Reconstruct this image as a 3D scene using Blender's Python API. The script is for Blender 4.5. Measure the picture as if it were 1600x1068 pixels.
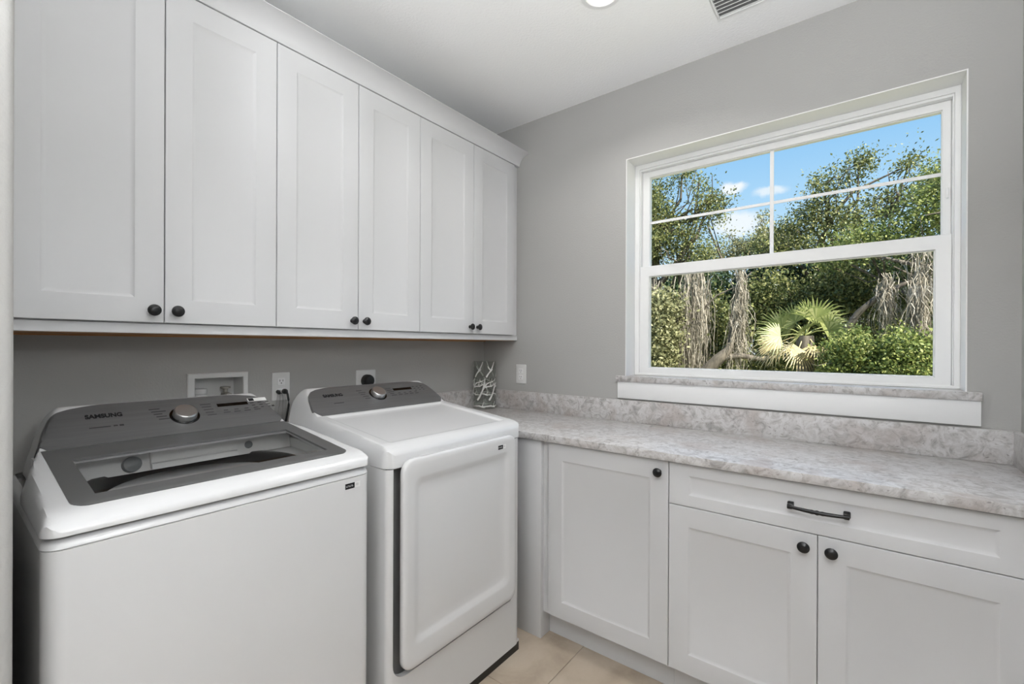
import bpy, bmesh, math, random
import numpy as np
from mathutils import Vector, Matrix

random.seed(7)
scene = bpy.context.scene
COL = scene.collection
for o in list(bpy.data.objects):
    bpy.data.objects.remove(o, do_unlink=True)

# ------------------------------------------------------------------ camera
F_PX, YAW, Y0, PITCH, ROLL = 707.76, 0.66411, 540.64, 0.000705, 0.0040966
CAM = Vector((1.9717, -2.2175, 1.3016))


def cam_ray(u, v):
    c, s = math.cos(ROLL), math.sin(ROLL)
    u, v = u * c + v * s, -u * s + v * c
    r, h, w = u, -v, 1.0
    w, h = w * math.cos(PITCH) + h * math.sin(PITCH), h * math.cos(PITCH) - w * math.sin(PITCH)
    fx, fy = -math.sin(YAW), math.cos(YAW)
    return Vector((r * fy + w * fx, -r * fx + w * fy, h))


_f = cam_ray(0, 0)
_r = (cam_ray(1, 0) - _f).normalized()
_u = (cam_ray(0, -1) - _f).normalized()
_f.normalize()
cd = bpy.data.cameras.new('camera')
cam = bpy.data.objects.new('camera', cd)
COL.objects.link(cam)
cd.sensor_fit = 'HORIZONTAL'
cd.sensor_width = 36.0
cd.lens = F_PX * 36.0 / 1600.0
cd.shift_y = (Y0 - 534.0) / 1600.0
cd.clip_start = 0.02
cd.clip_end = 500
cam.matrix_world = Matrix(((_r.x, _u.x, -_f.x, CAM.x), (_r.y, _u.y, -_f.y, CAM.y), (_r.z, _u.z, -_f.z, CAM.z), (0, 0, 0, 1)))
scene.camera = cam

# ------------------------------------------------------------------ view, world, sun
scene.view_settings.view_transform = 'Standard'
scene.view_settings.look = 'None'
scene.view_settings.exposure = 0.12
scene.view_settings.gamma = 1.0
scene.view_settings.use_curve_mapping = False

world = bpy.data.worlds.new('sky')
scene.world = world
world.use_nodes = True
nt = world.node_tree
nt.nodes.clear()


def N(t, kind, **kw):
    n = t.nodes.new(kind)
    for k, v in kw.items():
        if k in ('operation', 'blend_type', 'data_type', 'noise_dimensions', 'interpolation', 'feature', 'distance'):
            setattr(n, k, v)
        else:
            n.inputs[k].default_value = v
    return n


CLOUDS = [((-0.1993, 0.9319, 0.3032), 0.026, 0.012, 0.95),
          ((-0.139, 0.9483, 0.2855), 0.034, 0.01, 0.7),
          ((-0.1986, 0.9513, 0.2359), 0.055, 0.028, 0.85),
          ((-0.421, -0.852, 0.313), 0.098, 0.032, 0.9),
          ((-0.675, -0.617, 0.405), 0.079, 0.023, 0.9),
          ((-0.939, -0.232, 0.254), 0.073, 0.03, 0.9),
          ((-0.879, 0.059, 0.474), 0.094, 0.039, 0.9),
          ((-0.795, 0.343, 0.501), 0.092, 0.026, 0.9),
          ((-0.581, 0.511, 0.634), 0.068, 0.026, 0.9),
          ((0.629, 0.739, 0.243), 0.09, 0.039, 0.9),
          ((0.751, 0.439, 0.493), 0.068, 0.035, 0.9),
          ((0.951, 0.054, 0.304), 0.1, 0.033, 0.9),
          ((0.782, -0.247, 0.573), 0.076, 0.035, 0.9),
          ((0.731, -0.635, 0.249), 0.101, 0.028, 0.9)]


def build_world():
    L = nt.links.new
    out = N(nt, 'ShaderNodeOutputWorld')
    bg = N(nt, 'ShaderNodeBackground')
    bg.inputs['Strength'].default_value = 1.0
    tc = N(nt, 'ShaderNodeTexCoord')
    sep = N(nt, 'ShaderNodeSeparateXYZ')
    L(tc.outputs['Generated'], sep.inputs[0])
    ramp = N(nt, 'ShaderNodeValToRGB')
    e = ramp.color_ramp.elements
    e[0].position = 0.0
    e[0].color = (0.80, 0.90, 0.98, 1)
    e[1].position = 0.75
    e[1].color = (0.13, 0.34, 0.74, 1)
    m = e.new(0.16); m.color = (0.56, 0.79, 0.97, 1)
    m = e.new(0.36); m.color = (0.30, 0.58, 0.91, 1)
    L(sep.outputs['Z'], ramp.inputs[0])
    # cumulus puffs scattered over the whole sky: (direction, half width, half height, density)
    no = N(nt, 'ShaderNodeTexNoise')
    no.inputs['Scale'].default_value = 26.0
    no.inputs['Detail'].default_value = 5.0
    no.inputs['Roughness'].default_value = 0.55
    L(tc.outputs['Generated'], no.inputs['Vector'])
    nsub = N(nt, 'ShaderNodeVectorMath', operation='SUBTRACT')
    L(no.outputs['Color'], nsub.inputs[0])
    nsub.inputs[1].default_value = (0.5, 0.5, 0.5)
    nscl = N(nt, 'ShaderNodeVectorMath', operation='SCALE')
    L(nsub.outputs[0], nscl.inputs[0])
    nscl.inputs['Scale'].default_value = 0.030
    wob = N(nt, 'ShaderNodeVectorMath', operation='ADD')
    L(tc.outputs['Generated'], wob.inputs[0])
    L(nscl.outputs[0], wob.inputs[1])
    acc = None
    for (dx, dy, dz), hw_, hh_, dens in CLOUDS:
        v = N(nt, 'ShaderNodeVectorMath', operation='SUBTRACT')
        L(wob.outputs[0], v.inputs[0])
        v.inputs[1].default_value = (dx, dy, dz)
        sc = N(nt, 'ShaderNodeVectorMath', operation='MULTIPLY')
        L(v.outputs[0], sc.inputs[0])
        sc.inputs[1].default_value = (1 / hw_, 1 / hw_, 1 / hh_)
        ln = N(nt, 'ShaderNodeVectorMath', operation='LENGTH')
        L(sc.outputs[0], ln.inputs[0])
        mr = N(nt, 'ShaderNodeMapRange')
        mr.interpolation_type = 'SMOOTHSTEP'
        mr.inputs['From Min'].default_value = 1.15
        mr.inputs['From Max'].default_value = 0.45
        mr.inputs['To Min'].default_value = 0.0
        mr.inputs['To Max'].default_value = dens
        L(ln.outputs['Value'], mr.inputs['Value'])
        if acc is None:
            acc = mr.outputs[0]
        else:
            mx_ = N(nt, 'ShaderNodeMath', operation='MAXIMUM')
            L(acc, mx_.inputs[0])
            L(mr.outputs[0], mx_.inputs[1])
            acc = mx_.outputs[0]
    mix = N(nt, 'ShaderNodeMix', data_type='RGBA')
    L(acc, mix.inputs[0])
    L(ramp.outputs[0], mix.inputs[6])
    mix.inputs[7].default_value = (0.93, 0.95, 0.98, 1)
    L(mix.outputs[2], bg.inputs[0])
    L(bg.outputs[0], out.inputs[0])


build_world()

sd = bpy.data.lights.new('sun', 'SUN')
sd.energy = 12.0
sd.angle = 0.009
sd.color = (1.0, 0.95, 0.86)
sun = bpy.data.objects.new('sun', sd)
COL.objects.link(sun)
sun.location = (4, -10, 12)
sun.rotation_euler = Vector((-0.72, 0.38, -0.78)).to_track_quat('-Z', 'Y').to_euler()

WALL_FILL_POWER = 25.0   # added fill light on the wall beside the camera
FLOOR_FILL_POWER = 54.0 # added fill light standing at the back of the room
CAN_POWER = 5.5       # recessed ceiling can

# ------------------------------------------------------------------ materials
MATS = {}


def base_mat(name, color, rough=0.5, metal=0.0, spec=0.5, coat=0.0):
    m = bpy.data.materials.new(name)
    m.use_nodes = True
    b = m.node_tree.nodes['Principled BSDF']
    b.inputs['Base Color'].default_value = (*color, 1)
    b.inputs['Roughness'].default_value = rough
    b.inputs['Metallic'].default_value = metal
    b.inputs['Specular IOR Level'].default_value = spec
    b.inputs['Coat Weight'].default_value = coat
    MATS[name] = m
    return m


def add_bump(m, scale, strength, dist=0.002, detail=2.0):
    t = m.node_tree
    b = t.nodes['Principled BSDF']
    tc = t.nodes.new('ShaderNodeTexCoord')
    no = t.nodes.new('ShaderNodeTexNoise')
    no.inputs['Scale'].default_value = scale
    no.inputs['Detail'].default_value = detail
    bu = t.nodes.new('ShaderNodeBump')
    bu.inputs['Strength'].default_value = strength
    bu.inputs['Distance'].default_value = dist
    t.links.new(tc.outputs['Object'], no.inputs['Vector'])
    t.links.new(no.outputs['Fac'], bu.inputs['Height'])
    t.links.new(bu.outputs[0], b.inputs['Normal'])
    return m


def add_colour_noise(m, stops, scale, detail=4.0, rough=0.55, distortion=0.0, mapping=None):
    t = m.node_tree
    b = t.nodes['Principled BSDF']
    tc = t.nodes.new('ShaderNodeTexCoord')
    no = t.nodes.new('ShaderNodeTexNoise')
    no.inputs['Scale'].default_value = scale
    no.inputs['Detail'].default_value = detail
    no.inputs['Roughness'].default_value = rough
    no.inputs['Distortion'].default_value = distortion
    r = t.nodes.new('ShaderNodeValToRGB')
    el = r.color_ramp.elements
    while len(el) > 1:
        el.remove(el[-1])
    el[0].position = stops[0][0]
    el[0].color = (*stops[0][1], 1)
    for p, c in stops[1:]:
        x = el.new(p)
        x.color = (*c, 1)
    src = tc.outputs['Object']
    if mapping:
        mp = t.nodes.new('ShaderNodeMapping')
        mp.inputs['Scale'].default_value = mapping
        t.links.new(src, mp.inputs[0])
        src = mp.outputs[0]
    t.links.new(src, no.inputs['Vector'])
    t.links.new(no.outputs['Fac'], r.inputs[0])
    t.links.new(r.outputs[0], b.inputs['Base Color'])
    return r


add_bump(base_mat('wall_paint', (0.405, 0.40, 0.387), 0.75, spec=0.25), 130, 0.22, 0.004)
add_bump(base_mat('ceiling_paint', (0.90, 0.90, 0.90), 0.85, spec=0.2), 95, 0.30, 0.005, 3)
base_mat('cabinet_white', (0.59, 0.59, 0.597), 0.5, spec=0.35)
base_mat('trim_white', (0.80, 0.80, 0.80), 0.45, spec=0.4)
base_mat('vinyl_white', (0.83, 0.83, 0.825), 0.35, spec=0.45)
base_mat('appliance_white', (0.63, 0.63, 0.632), 0.25, spec=0.45, coat=0.2)
base_mat('plastic_white', (0.70, 0.70, 0.69), 0.35)
base_mat('plastic_cream', (0.55, 0.53, 0.47), 0.4)
base_mat('bronze_black', (0.012, 0.012, 0.013), 0.32, metal=0.4, spec=0.6)
base_mat('black_plastic', (0.008, 0.008, 0.008), 0.4)
base_mat('display_black', (0.004, 0.004, 0.004), 0.12)
base_mat('slot_dark', (0.03, 0.03, 0.03), 0.6)
base_mat('recess_shade_grey', (0.22, 0.22, 0.22), 0.6)  # dark grey stands in for the shade inside the dryer door recess
base_mat('vent_dark', (0.17, 0.17, 0.17), 0.8)
base_mat('brushed_silver', (0.62, 0.62, 0.62), 0.30, metal=0.95)
base_mat('chrome', (0.75, 0.74, 0.72), 0.16, metal=1.0)
base_mat('drum_steel', (0.13, 0.13, 0.13), 0.4, metal=0.5)
base_mat('print_dark', (0.010, 0.010, 0.011), 0.6, spec=0.2)
base_mat('print_grey', (0.045, 0.045, 0.046), 0.6, spec=0.2)
base_mat('print_light', (0.55, 0.55, 0.55), 0.5)
base_mat('coral_white', (0.60, 0.60, 0.58), 0.6)
base_mat('brass', (0.40, 0.38, 0.34), 0.35, metal=0.9)
base_mat('cord_black', (0.01, 0.01, 0.01), 0.45)
base_mat('grout', (0.50, 0.44, 0.37), 0.9)
base_mat('grey_dial', (0.12, 0.135, 0.145), 0.35)

m = base_mat('brushed_grey', (0.20, 0.20, 0.20), 0.38, metal=0.35)
add_colour_noise(m, [(0.3, (0.125, 0.125, 0.126)), (0.7, (0.150, 0.150, 0.151))], 30, 3, mapping=(3, 0.15, 3))
m = base_mat('lid_grey', (0.125, 0.125, 0.126), 0.30, metal=0.2)

m = base_mat('wood_brown', (0.36, 0.18, 0.07), 0.6)
add_colour_noise(m, [(0.3, (0.33, 0.15, 0.05)), (0.7, (0.55, 0.28, 0.11))], 5, 4, mapping=(14, 1.2, 14))


def counter_material():
    m = base_mat('counter_laminate', (0.5, 0.48, 0.46), 0.30, spec=0.4)
    t = m.node_tree
    b = t.nodes['Principled BSDF']
    L = t.links.new
    tc = t.nodes.new('ShaderNodeTexCoord')
    mp = t.nodes.new('ShaderNodeMapping')
    mp.inputs['Rotation'].default_value = (0.3, 0.5, 0.6)
    L(tc.outputs['Object'], mp.inputs[0])

    def noise(scale, detail, rough, dist):
        n = t.nodes.new('ShaderNodeTexNoise')
        n.inputs['Scale'].default_value = scale
        n.inputs['Detail'].default_value = detail
        n.inputs['Roughness'].default_value = rough
        n.inputs['Distortion'].default_value = dist
        L(mp.outputs[0], n.inputs['Vector'])
        return n.outputs['Fac']

    def ramp(src, stops):
        r = t.nodes.new('ShaderNodeValToRGB')
        el = r.color_ramp.elements
        while len(el) > 1:
            el.remove(el[-1])
        el[0].position, el[0].color = stops[0][0], (*stops[0][1], 1)
        for p, c in stops[1:]:
            x = el.new(p)
            x.color = (*c, 1)
        L(src, r.inputs[0])
        return r.outputs[0]

    def mixc(f, a, bb):
        n = t.nodes.new('ShaderNodeMix')
        n.data_type = 'RGBA'
        L(f, n.inputs[0])
        L(a, n.inputs[6])
        if isinstance(bb, tuple):
            n.inputs[7].default_value = (*bb, 1)
        else:
            L(bb, n.inputs[7])
        return n.outputs[2]

    base = ramp(noise(22, 6, 0.65, 1.4), [(0.32, (0.29, 0.275, 0.267)), (0.46, (0.475, 0.458, 0.45)), (0.60, (0.61, 0.60, 0.598)), (0.75, (0.42, 0.40, 0.39))])
    pink = ramp(noise(7, 3, 0.5, 0.6), [(0.50, (0, 0, 0)), (0.68, (0.55, 0.55, 0.55))])
    c1 = mixc(pink, base, (0.40, 0.342, 0.315))
    vein = ramp(noise(34, 4, 0.6, 2.0), [(0.60, (0, 0, 0)), (0.70, (0.75, 0.75, 0.75))])
    c2 = mixc(vein, c1, (0.30, 0.27, 0.25))
    speck = ramp(noise(75, 2, 0.5, 0.5), [(0.66, (0, 0, 0)), (0.74, (0.7, 0.7, 0.7))])
    c3 = mixc(speck, c2, (0.17, 0.155, 0.15))
    L(c3, b.inputs['Base Color'])
    return m


counter_material()

m = base_mat('floor_tile', (0.42, 0.35, 0.28), 0.45)
add_colour_noise(m, [(0.25, (0.33, 0.265, 0.20)), (0.5, (0.44, 0.365, 0.285)), (0.75, (0.50, 0.43, 0.345))], 5.0, 6, 0.6, 0.4)


def glass_material(name, tint, gloss):
    m = bpy.data.materials.new(name)
    m.use_nodes = True
    t = m.node_tree
    t.nodes.clear()
    out = t.nodes.new('ShaderNodeOutputMaterial')
    tr = t.nodes.new('ShaderNodeBsdfTransparent')
    tr.inputs[0].default_value = (*tint, 1)
    gl = t.nodes.new('ShaderNodeBsdfGlossy')
    gl.inputs['Roughness'].default_value = 0.03
    fr = t.nodes.new('ShaderNodeLayerWeight')
    fr.inputs['Blend'].default_value = 0.5
    pw = t.nodes.new('ShaderNodeMath')
    pw.operation = 'POWER'
    pw.inputs[1].default_value = 4.0
    t.links.new(fr.outputs['Facing'], pw.inputs[0])
    mu = t.nodes.new('ShaderNodeMath')
    mu.operation = 'MULTIPLY_ADD'
    mu.inputs[1].default_value = gloss * 0.9
    mu.inputs[2].default_value = gloss * 0.04
    mx = t.nodes.new('ShaderNodeMixShader')
    t.links.new(pw.outputs[0], mu.inputs[0])
    t.links.new(mu.outputs[0], mx.inputs[0])
    t.links.new(tr.outputs[0], mx.inputs[1])
    t.links.new(gl.outputs[0], mx.inputs[2])
    t.links.new(mx.outputs[0], out.inputs[0])
    MATS[name] = m


glass_material('window_glass', (0.97, 0.98, 0.97), 0.03)
glass_material('lid_glass', (0.90, 0.90, 0.90), 0.7)
glass_material('vase_glass', (0.955, 0.965, 0.955), 0.5)
glass_material('clear_plastic', (0.93, 0.93, 0.93), 1.0)


def emit_material(name, color, strength):
    m = bpy.data.materials.new(name)
    m.use_nodes = True
    t = m.node_tree
    t.nodes.clear()
    out = t.nodes.new('ShaderNodeOutputMaterial')
    em = t.nodes.new('ShaderNodeEmission')
    em.inputs[0].default_value = (*color, 1)
    em.inputs[1].default_value = strength
    t.links.new(em.outputs[0], out.inputs[0])
    MATS[name] = m


emit_material('lamp_lens', (1.0, 0.93, 0.78), 1.6)


def leaf_material(name, dark, mid, light, trans=0.35, rough=0.45):
    m = bpy.data.materials.new(name)
    m.use_nodes = True
    t = m.node_tree
    b = t.nodes['Principled BSDF']
    out = t.nodes['Material Output']
    geo = t.nodes.new('ShaderNodeNewGeometry')
    r = t.nodes.new('ShaderNodeValToRGB')
    el = r.color_ramp.elements
    el[0].position, el[0].color = 0.0, (*dark, 1)
    el[1].position, el[1].color = 1.0, (*light, 1)
    x = el.new(0.55)
    x.color = (*mid, 1)
    t.links.new(geo.outputs['Random Per Island'], r.inputs[0])
    t.links.new(r.outputs[0], b.inputs['Base Color'])
    b.inputs['Roughness'].default_value = rough
    b.inputs['Specular IOR Level'].default_value = 0.35
    tl = t.nodes.new('ShaderNodeBsdfTranslucent')
    t.links.new(r.outputs[0], tl.inputs[0])
    mx = t.nodes.new('ShaderNodeMixShader')
    mx.inputs[0].default_value = trans
    t.links.new(b.outputs[0], mx.inputs[1])
    t.links.new(tl.outputs[0], mx.inputs[2])
    t.links.new(mx.outputs[0], out.inputs[0])
    MATS[name] = m


leaf_material('leaf_oak', (0.06, 0.085, 0.03), (0.16, 0.185, 0.065), (0.40, 0.39, 0.16))
leaf_material('leaf_bright', (0.07, 0.11, 0.035), (0.20, 0.25, 0.07), (0.46, 0.47, 0.17))
leaf_material('leaf_dark', (0.03, 0.06, 0.03), (0.075, 0.12, 0.055), (0.20, 0.24, 0.10))
leaf_material('leaf_olive', (0.14, 0.15, 0.075), (0.26, 0.26, 0.13), (0.46, 0.44, 0.25))
leaf_material('leaf_palm', (0.16, 0.20, 0.06), (0.28, 0.31, 0.10), (0.46, 0.46, 0.20), 0.3)
leaf_material('leaf_palm_dry', (0.34, 0.28, 0.15), (0.46, 0.38, 0.20), (0.60, 0.50, 0.28), 0.2)
leaf_material('moss_grey', (0.20, 0.175, 0.135), (0.36, 0.32, 0.26), (0.54, 0.49, 0.41), 0.25, 0.8)
m = base_mat('bark', (0.10, 0.085, 0.065), 0.9)
add_colour_noise(m, [(0.3, (0.055, 0.045, 0.035)), (0.7, (0.20, 0.17, 0.135))], 14, 5, mapping=(1, 1, 0.3))
m = base_mat('bark_pale', (0.30, 0.27, 0.22), 0.9)
add_colour_noise(m, [(0.3, (0.20, 0.17, 0.13)), (0.7, (0.42, 0.37, 0.30))], 14, 5, mapping=(1, 1, 0.3))
m = base_mat('grass', (0.10, 0.14, 0.04), 0.9)
add_colour_noise(m, [(0.3, (0.16, 0.17, 0.07)), (0.7, (0.34, 0.31, 0.17))], 1.2, 6)

# ------------------------------------------------------------------ object helpers


def thing(name, label, cat, loc, group=None):
    o = bpy.data.objects.new(name, None)
    COL.objects.link(o)
    o.empty_display_size = 0.05
    o.location = loc
    o['label'] = label
    o['category'] = cat
    o['_ox'], o['_oy'], o['_oz'] = loc
    if group:
        o['group'] = group
    return o


def origin_of(o):
    while o.parent:
        o = o.parent
    return Vector(o.location)


def finish(me, smooth):
    if smooth:
        me.polygons.foreach_set('use_smooth', [True] * len(me.polygons))
        me.set_sharp_from_angle(angle=math.radians(smooth if smooth is not True else 35))
    me.update()


def link(name, me, mat, parent=None, smooth=35, label=None):
    if mat:
        me.materials.append(MATS[mat])
    finish(me, smooth)
    o = bpy.data.objects.new(name, me)
    COL.objects.link(o)
    if parent:
        me.transform(Matrix.Translation(-origin_of(parent)))
        o.parent = parent
    if label:
        o['label'] = label
    return o


def part(name, bm, mat, parent=None, smooth=35, label=None):
    bmesh.ops.recalc_face_normals(bm, faces=bm.faces)
    me = bpy.data.meshes.new(name)
    bm.to_mesh(me)
    bm.free()
    return link(name, me, mat, parent, smooth, label)


def struct(name, bm, mat, label=None, smooth=35):
    o = part(name, bm, mat, None, smooth)
    o['kind'] = 'structure'
    if label:
        o['label'] = label
    return o


def solo(name, bm, mat, label, cat, smooth=35, group=None):
    o = part(name, bm, mat, None, smooth)
    o['label'] = label
    o['category'] = cat
    if group:
        o['group'] = group
    return o


def BM():
    return bmesh.new()


def box(bm, x0, x1, y0, y1, z0, z1, bev=0.0, seg=2):
    r = bmesh.ops.create_cube(bm, size=1.0)
    vs = r['verts']
    for v in vs:
        v.co = Vector(((x0 + x1) / 2 + v.co.x * (x1 - x0), (y0 + y1) / 2 + v.co.y * (y1 - y0), (z0 + z1) / 2 + v.co.z * (z1 - z0)))
    if bev > 0:
        es = list({e for v in vs for e in v.link_edges})
        bmesh.ops.bevel(bm, geom=es, offset=bev, segments=seg, affect='EDGES', profile=0.5)
    return bm


def loft(bm, rings, cap0=True, cap1=True, closed=True):
    vr = [[bm.verts.new(p) for p in r] for r in rings]
    n = len(vr[0])
    for a, b in zip(vr[:-1], vr[1:]):
        for i in range(n if closed else n - 1):
            j = (i + 1) % n
            try:
                bm.faces.new((a[i], a[j], b[j], b[i]))
            except ValueError:
                pass
    if cap0:
        bm.faces.new(list(reversed(vr[0])))
    if cap1:
        bm.faces.new(vr[-1])
    return vr


def rrect(u0, u1, v0, v1, r, n=5):
    pts = []
    for cu, cv, a0 in ((u1 - r, v1 - r, 0), (u0 + r, v1 - r, 90), (u0 + r, v0 + r, 180), (u1 - r, v0 + r, 270)):
        for k in range(n + 1):
            a = math.radians(a0 + 90 * k / n)
            pts.append((cu + r * math.cos(a), cv + r * math.sin(a)))
    return pts


def rect(u0, u1, v0, v1):
    return [(u1, v1), (u0, v1), (u0, v0), (u1, v0)]


def tube(bm, pts, radii, seg=8, cap=True):
    pts = [Vector(p) for p in pts]
    if not isinstance(radii, (list, tuple)):
        radii = [radii] * len(pts)
    rings = []
    ref = None
    for i, p in enumerate(pts):
        d = (pts[min(i + 1, len(pts) - 1)] - pts[max(i - 1, 0)])
        if d.length < 1e-9:
            d = Vector((0, 0, 1))
        d.normalize()
        if ref is None:
            ref = Vector((0, 0, 1)) if abs(d.z) < 0.9 else Vector((1, 0, 0))
        a = d.cross(ref).normalized()
        b = d.cross(a).normalized()
        ref = -b if False else ref
        rings.append([p + (a * math.cos(2 * math.pi * k / seg) + b * math.sin(2 * math.pi * k / seg)) * radii[i] for k in range(seg)])
    loft(bm, rings, cap, cap)


def lathe(bm, c, axis, prof, seg=24, cap0=True, cap1=True):
    """prof: list of (distance along axis, radius)"""
    c = Vector(c)
    axis = Vector(axis).normalized()
    ref = Vector((0, 0, 1)) if abs(axis.z) < 0.9 else Vector((1, 0, 0))
    a = axis.cross(ref).normalized()
    b = axis.cross(a)
    rings = [[c + axis * d + (a * math.cos(2 * math.pi * k / seg) + b * math.sin(2 * math.pi * k / seg)) * r for k in range(seg)] for d, r in prof]
    loft(bm, rings, cap0, cap1)


def panel_front(bm, to3, u0, u1, v0, v1, thick, stile, rail, rec=0.006, bev=0.012):
    """shaker style front: back at w=0, face at w=thick; panel recessed with sloping edges"""
    e = 0.0015
    R = [(rect(u0, u1, v0, v1), 0.0), (rect(u0, u1, v0, v1), thick - e), (rect(u0 + e, u1 - e, v0 + e, v1 - e), thick),
         (rect(u0 + stile, u1 - stile, v0 + rail, v1 - rail), thick),
         (rect(u0 + stile + 0.0012, u1 - stile - 0.0012, v0 + rail + 0.0012, v1 - rail - 0.0012), thick - 0.0008),
         (rect(u0 + stile + bev, u1 - stile - bev, v0 + rail + bev, v1 - rail - bev), thick - rec)]
    loft(bm, [[to3(u, v, w) for u, v in r] for r, w in R])


def knob(parent, c, axis, scale=1.0):
    bm = BM()
    s = scale
    lathe(bm, c, axis, [(0, 0.009 * s), (0.002 * s, 0.0092 * s), (0.004 * s, 0.0065 * s), (0.012 * s, 0.0058 * s), (0.016 * s, 0.010 * s),
                        (0.019 * s, 0.0155 * s), (0.022 * s, 0.0172 * s), (0.0245 * s, 0.0165 * s), (0.0265 * s, 0.012 * s), (0.0285 * s, 0.010 * s),
                        (0.0295 * s, 0.005 * s)], 24)
    return part('knob', bm, 'bronze_black', parent, 40, 'round oil-rubbed black knob')


def text_part(s, size, origin, ux, uy, parent, mat, name='lettering', bold=0.0, fit=0.08, label=None):
    """text laid on a plane; origin = lower left corner, ux/uy = unit axes"""
    cu = bpy.data.curves.new('tmp_text', 'FONT')
    cu.body = s
    cu.size = size
    cu.offset = bold
    cu.fill_mode = 'BOTH'
    cu.extrude = 0.0004
    to = bpy.data.objects.new('tmp_text', cu)
    COL.objects.link(to)
    bpy.context.view_layer.update()
    dg = bpy.context.evaluated_depsgraph_get()
    me = bpy.data.meshes.new_from_object(to.evaluated_get(dg))
    bpy.data.objects.remove(to, do_unlink=True)
    xs_ = [v.co.x for v in me.vertices]
    stretch = fit / (max(xs_) - min(xs_))
    me.transform(Matrix.Translation((-min(xs_), 0, 0)))
    ux = Vector(ux).normalized()
    uy = Vector(uy).normalized()
    uz = ux.cross(uy)
    M = Matrix(((ux.x * stretch, uy.x, uz.x, origin[0]), (ux.y * stretch, uy.y, uz.y, origin[1]), (ux.z * stretch, uy.z, uz.z, origin[2]), (0, 0, 0, 1)))
    me.transform(M)
    me.materials.clear()
    return link(name, me, mat, parent, False, label)


# ------------------------------------------------------------------ room dimensions
XR = 2.3755            # right wall
H = 2.6528             # ceiling
YB = -4.60             # wall behind the camera
WX0, WX1, WZ0, WZ1 = 0.9889, 2.2433, 1.1488, 2.2686     # window opening
YP0, YP1, XP = -2.255, -2.135, 0.86                      # partition wall beside the washer

# floor with separate tiles
bm = BM()
box(bm, -0.12, XR + 0.12, YB - 0.12, 0.2, -0.12, -0.008)
floor = struct('floor', bm, 'grout', 'beige tiled floor')
TS = 0.4572
tile_cache = {}
ix0 = -3
tx0 = 1.0095
for i in range(-3, 4):
    xa, xb = tx0 + i * TS, tx0 + (i + 1) * TS
    off = 0.0
    for j in range(-10, 2):
        ya, yb = -0.865 + j * TS, -0.865 + (j + 1) * TS
        ca, cb = max(xa, 0.0), min(xb, XR)
        da, db = max(ya, YB), min(yb, 0.0)
        if cb - ca < 0.02 or db - da < 0.02:
            continue
        bm = BM()
        g = 0.0012
        box(bm, ca + g, cb - g, da + g, db - g, -0.009, 0.0, 0.0008, 1)
        part('tile', bm, 'floor_tile', floor, False)

bm = BM()
box(bm, -0.12, XR + 0.12, YB - 0.12, 0.2, H, H + 0.12)
struct('ceiling', bm, 'ceiling_paint', 'white textured ceiling')
bm = BM()
# wall with the laundry outlet box: leave the opening for the recess
OBY0, OBY1, OBZ0, OBZ1 = -1.6171, -1.4525, 1.04, 1.1737
box(bm, -0.12, 0, YB - 0.12, OBY0, 0, H)
box(bm, -0.12, 0, OBY1, 0.2, 0, H)
box(bm, -0.12, 0, OBY0, OBY1, 0, OBZ0)
box(bm, -0.12, 0, OBY0, OBY1, OBZ1, H)
box(bm, -0.13, -0.12, OBY0 - 0.05, OBY1 + 0.05, OBZ0 - 0.05, OBZ1 + 0.05)
struct('wall_left', bm, 'wall_paint', 'warm grey wall behind the washer and dryer')
bm = BM()
g = 0.004
box(bm, 0, WX0 - g, 0, 0.2, 0, H)
box(bm, WX1 + g, XR, 0, 0.2, 0, H)
box(bm, WX0 - g, WX1 + g, 0, 0.2, 0, WZ0 - 0.032)
box(bm, WX0 - g, WX1 + g, 0, 0.2, WZ1 + g, H)
struct('wall_back', bm, 'wall_paint', 'warm grey wall with the window')
bm = BM()
box(bm, XR, XR + 0.12, YB - 0.12, 0.2, 0, H)
struct('wall_right', bm, 'wall_paint', 'warm grey wall at the right edge')
bm = BM()
box(bm, 0, XR, YB - 0.12, YB, 0, H)
struct('wall_front', bm, 'wall_paint', 'warm grey wall facing the window')
bm = BM()
prof = [(0.0, YP0), (XP, YP0), ]
rr = 0.012
pts = [(0.0, YP0)]
for k in range(7):
    a = -math.pi / 2 + math.pi / 2 * k / 6
    pts.append((XP - rr + rr * math.cos(a), YP0 + rr + rr * math.sin(a)))
for k in range(7):
    a = math.pi / 2 * k / 6
    pts.append((XP - rr + rr * math.cos(a), YP1 - rr + rr * math.sin(a)))
pts.append((0.0, YP1))
loft(bm, [[(x, y, 0.0) for x, y in pts], [(x, y, H) for x, y in pts]])
struct('wall_partition', bm, 'wall_paint', 'grey wall end at the left edge of the view')
bm = BM()
box(bm, XR - 0.015, XR, YB, -0.60, 0, 0.13, 0.003)
struct('baseboard_right', bm, 'trim_white')
bm = BM()
box(bm, 0.0, XR - 0.016, YB, YB + 0.015, 0, 0.13, 0.003)
struct('baseboard_front', bm, 'trim_white')

# ------------------------------------------------------------------ window


def frame_ring(bm, x0, x1, z0, z1, ix0, ix1, iz0, iz1, ya, yb, e=0.0015):
    """picture-frame solid between outer and inner rectangles, from y=ya (room side) to yb"""
    def rg(a, b, c, d, y):
        return [(x, y, z) for x, z in rect(a, b, c, d)]
    rings = [rg(x0, x1, z0, z1, yb), rg(x0, x1, z0, z1, ya + e), rg(x0 + e, x1 - e, z0 + e, z1 - e, ya),
             rg(ix0 - e, ix1 + e, iz0 - e, iz1 + e, ya), rg(ix0, ix1, iz0, iz1, ya + e), rg(ix0, ix1, iz0, iz1, yb)]
    vr = loft(bm, rings, False, False)
    a, b = vr[0], vr[-1]
    for i in range(4):
        j = (i + 1) % 4
        bm.faces.new((a[i], a[j], b[j], b[i]))


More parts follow.
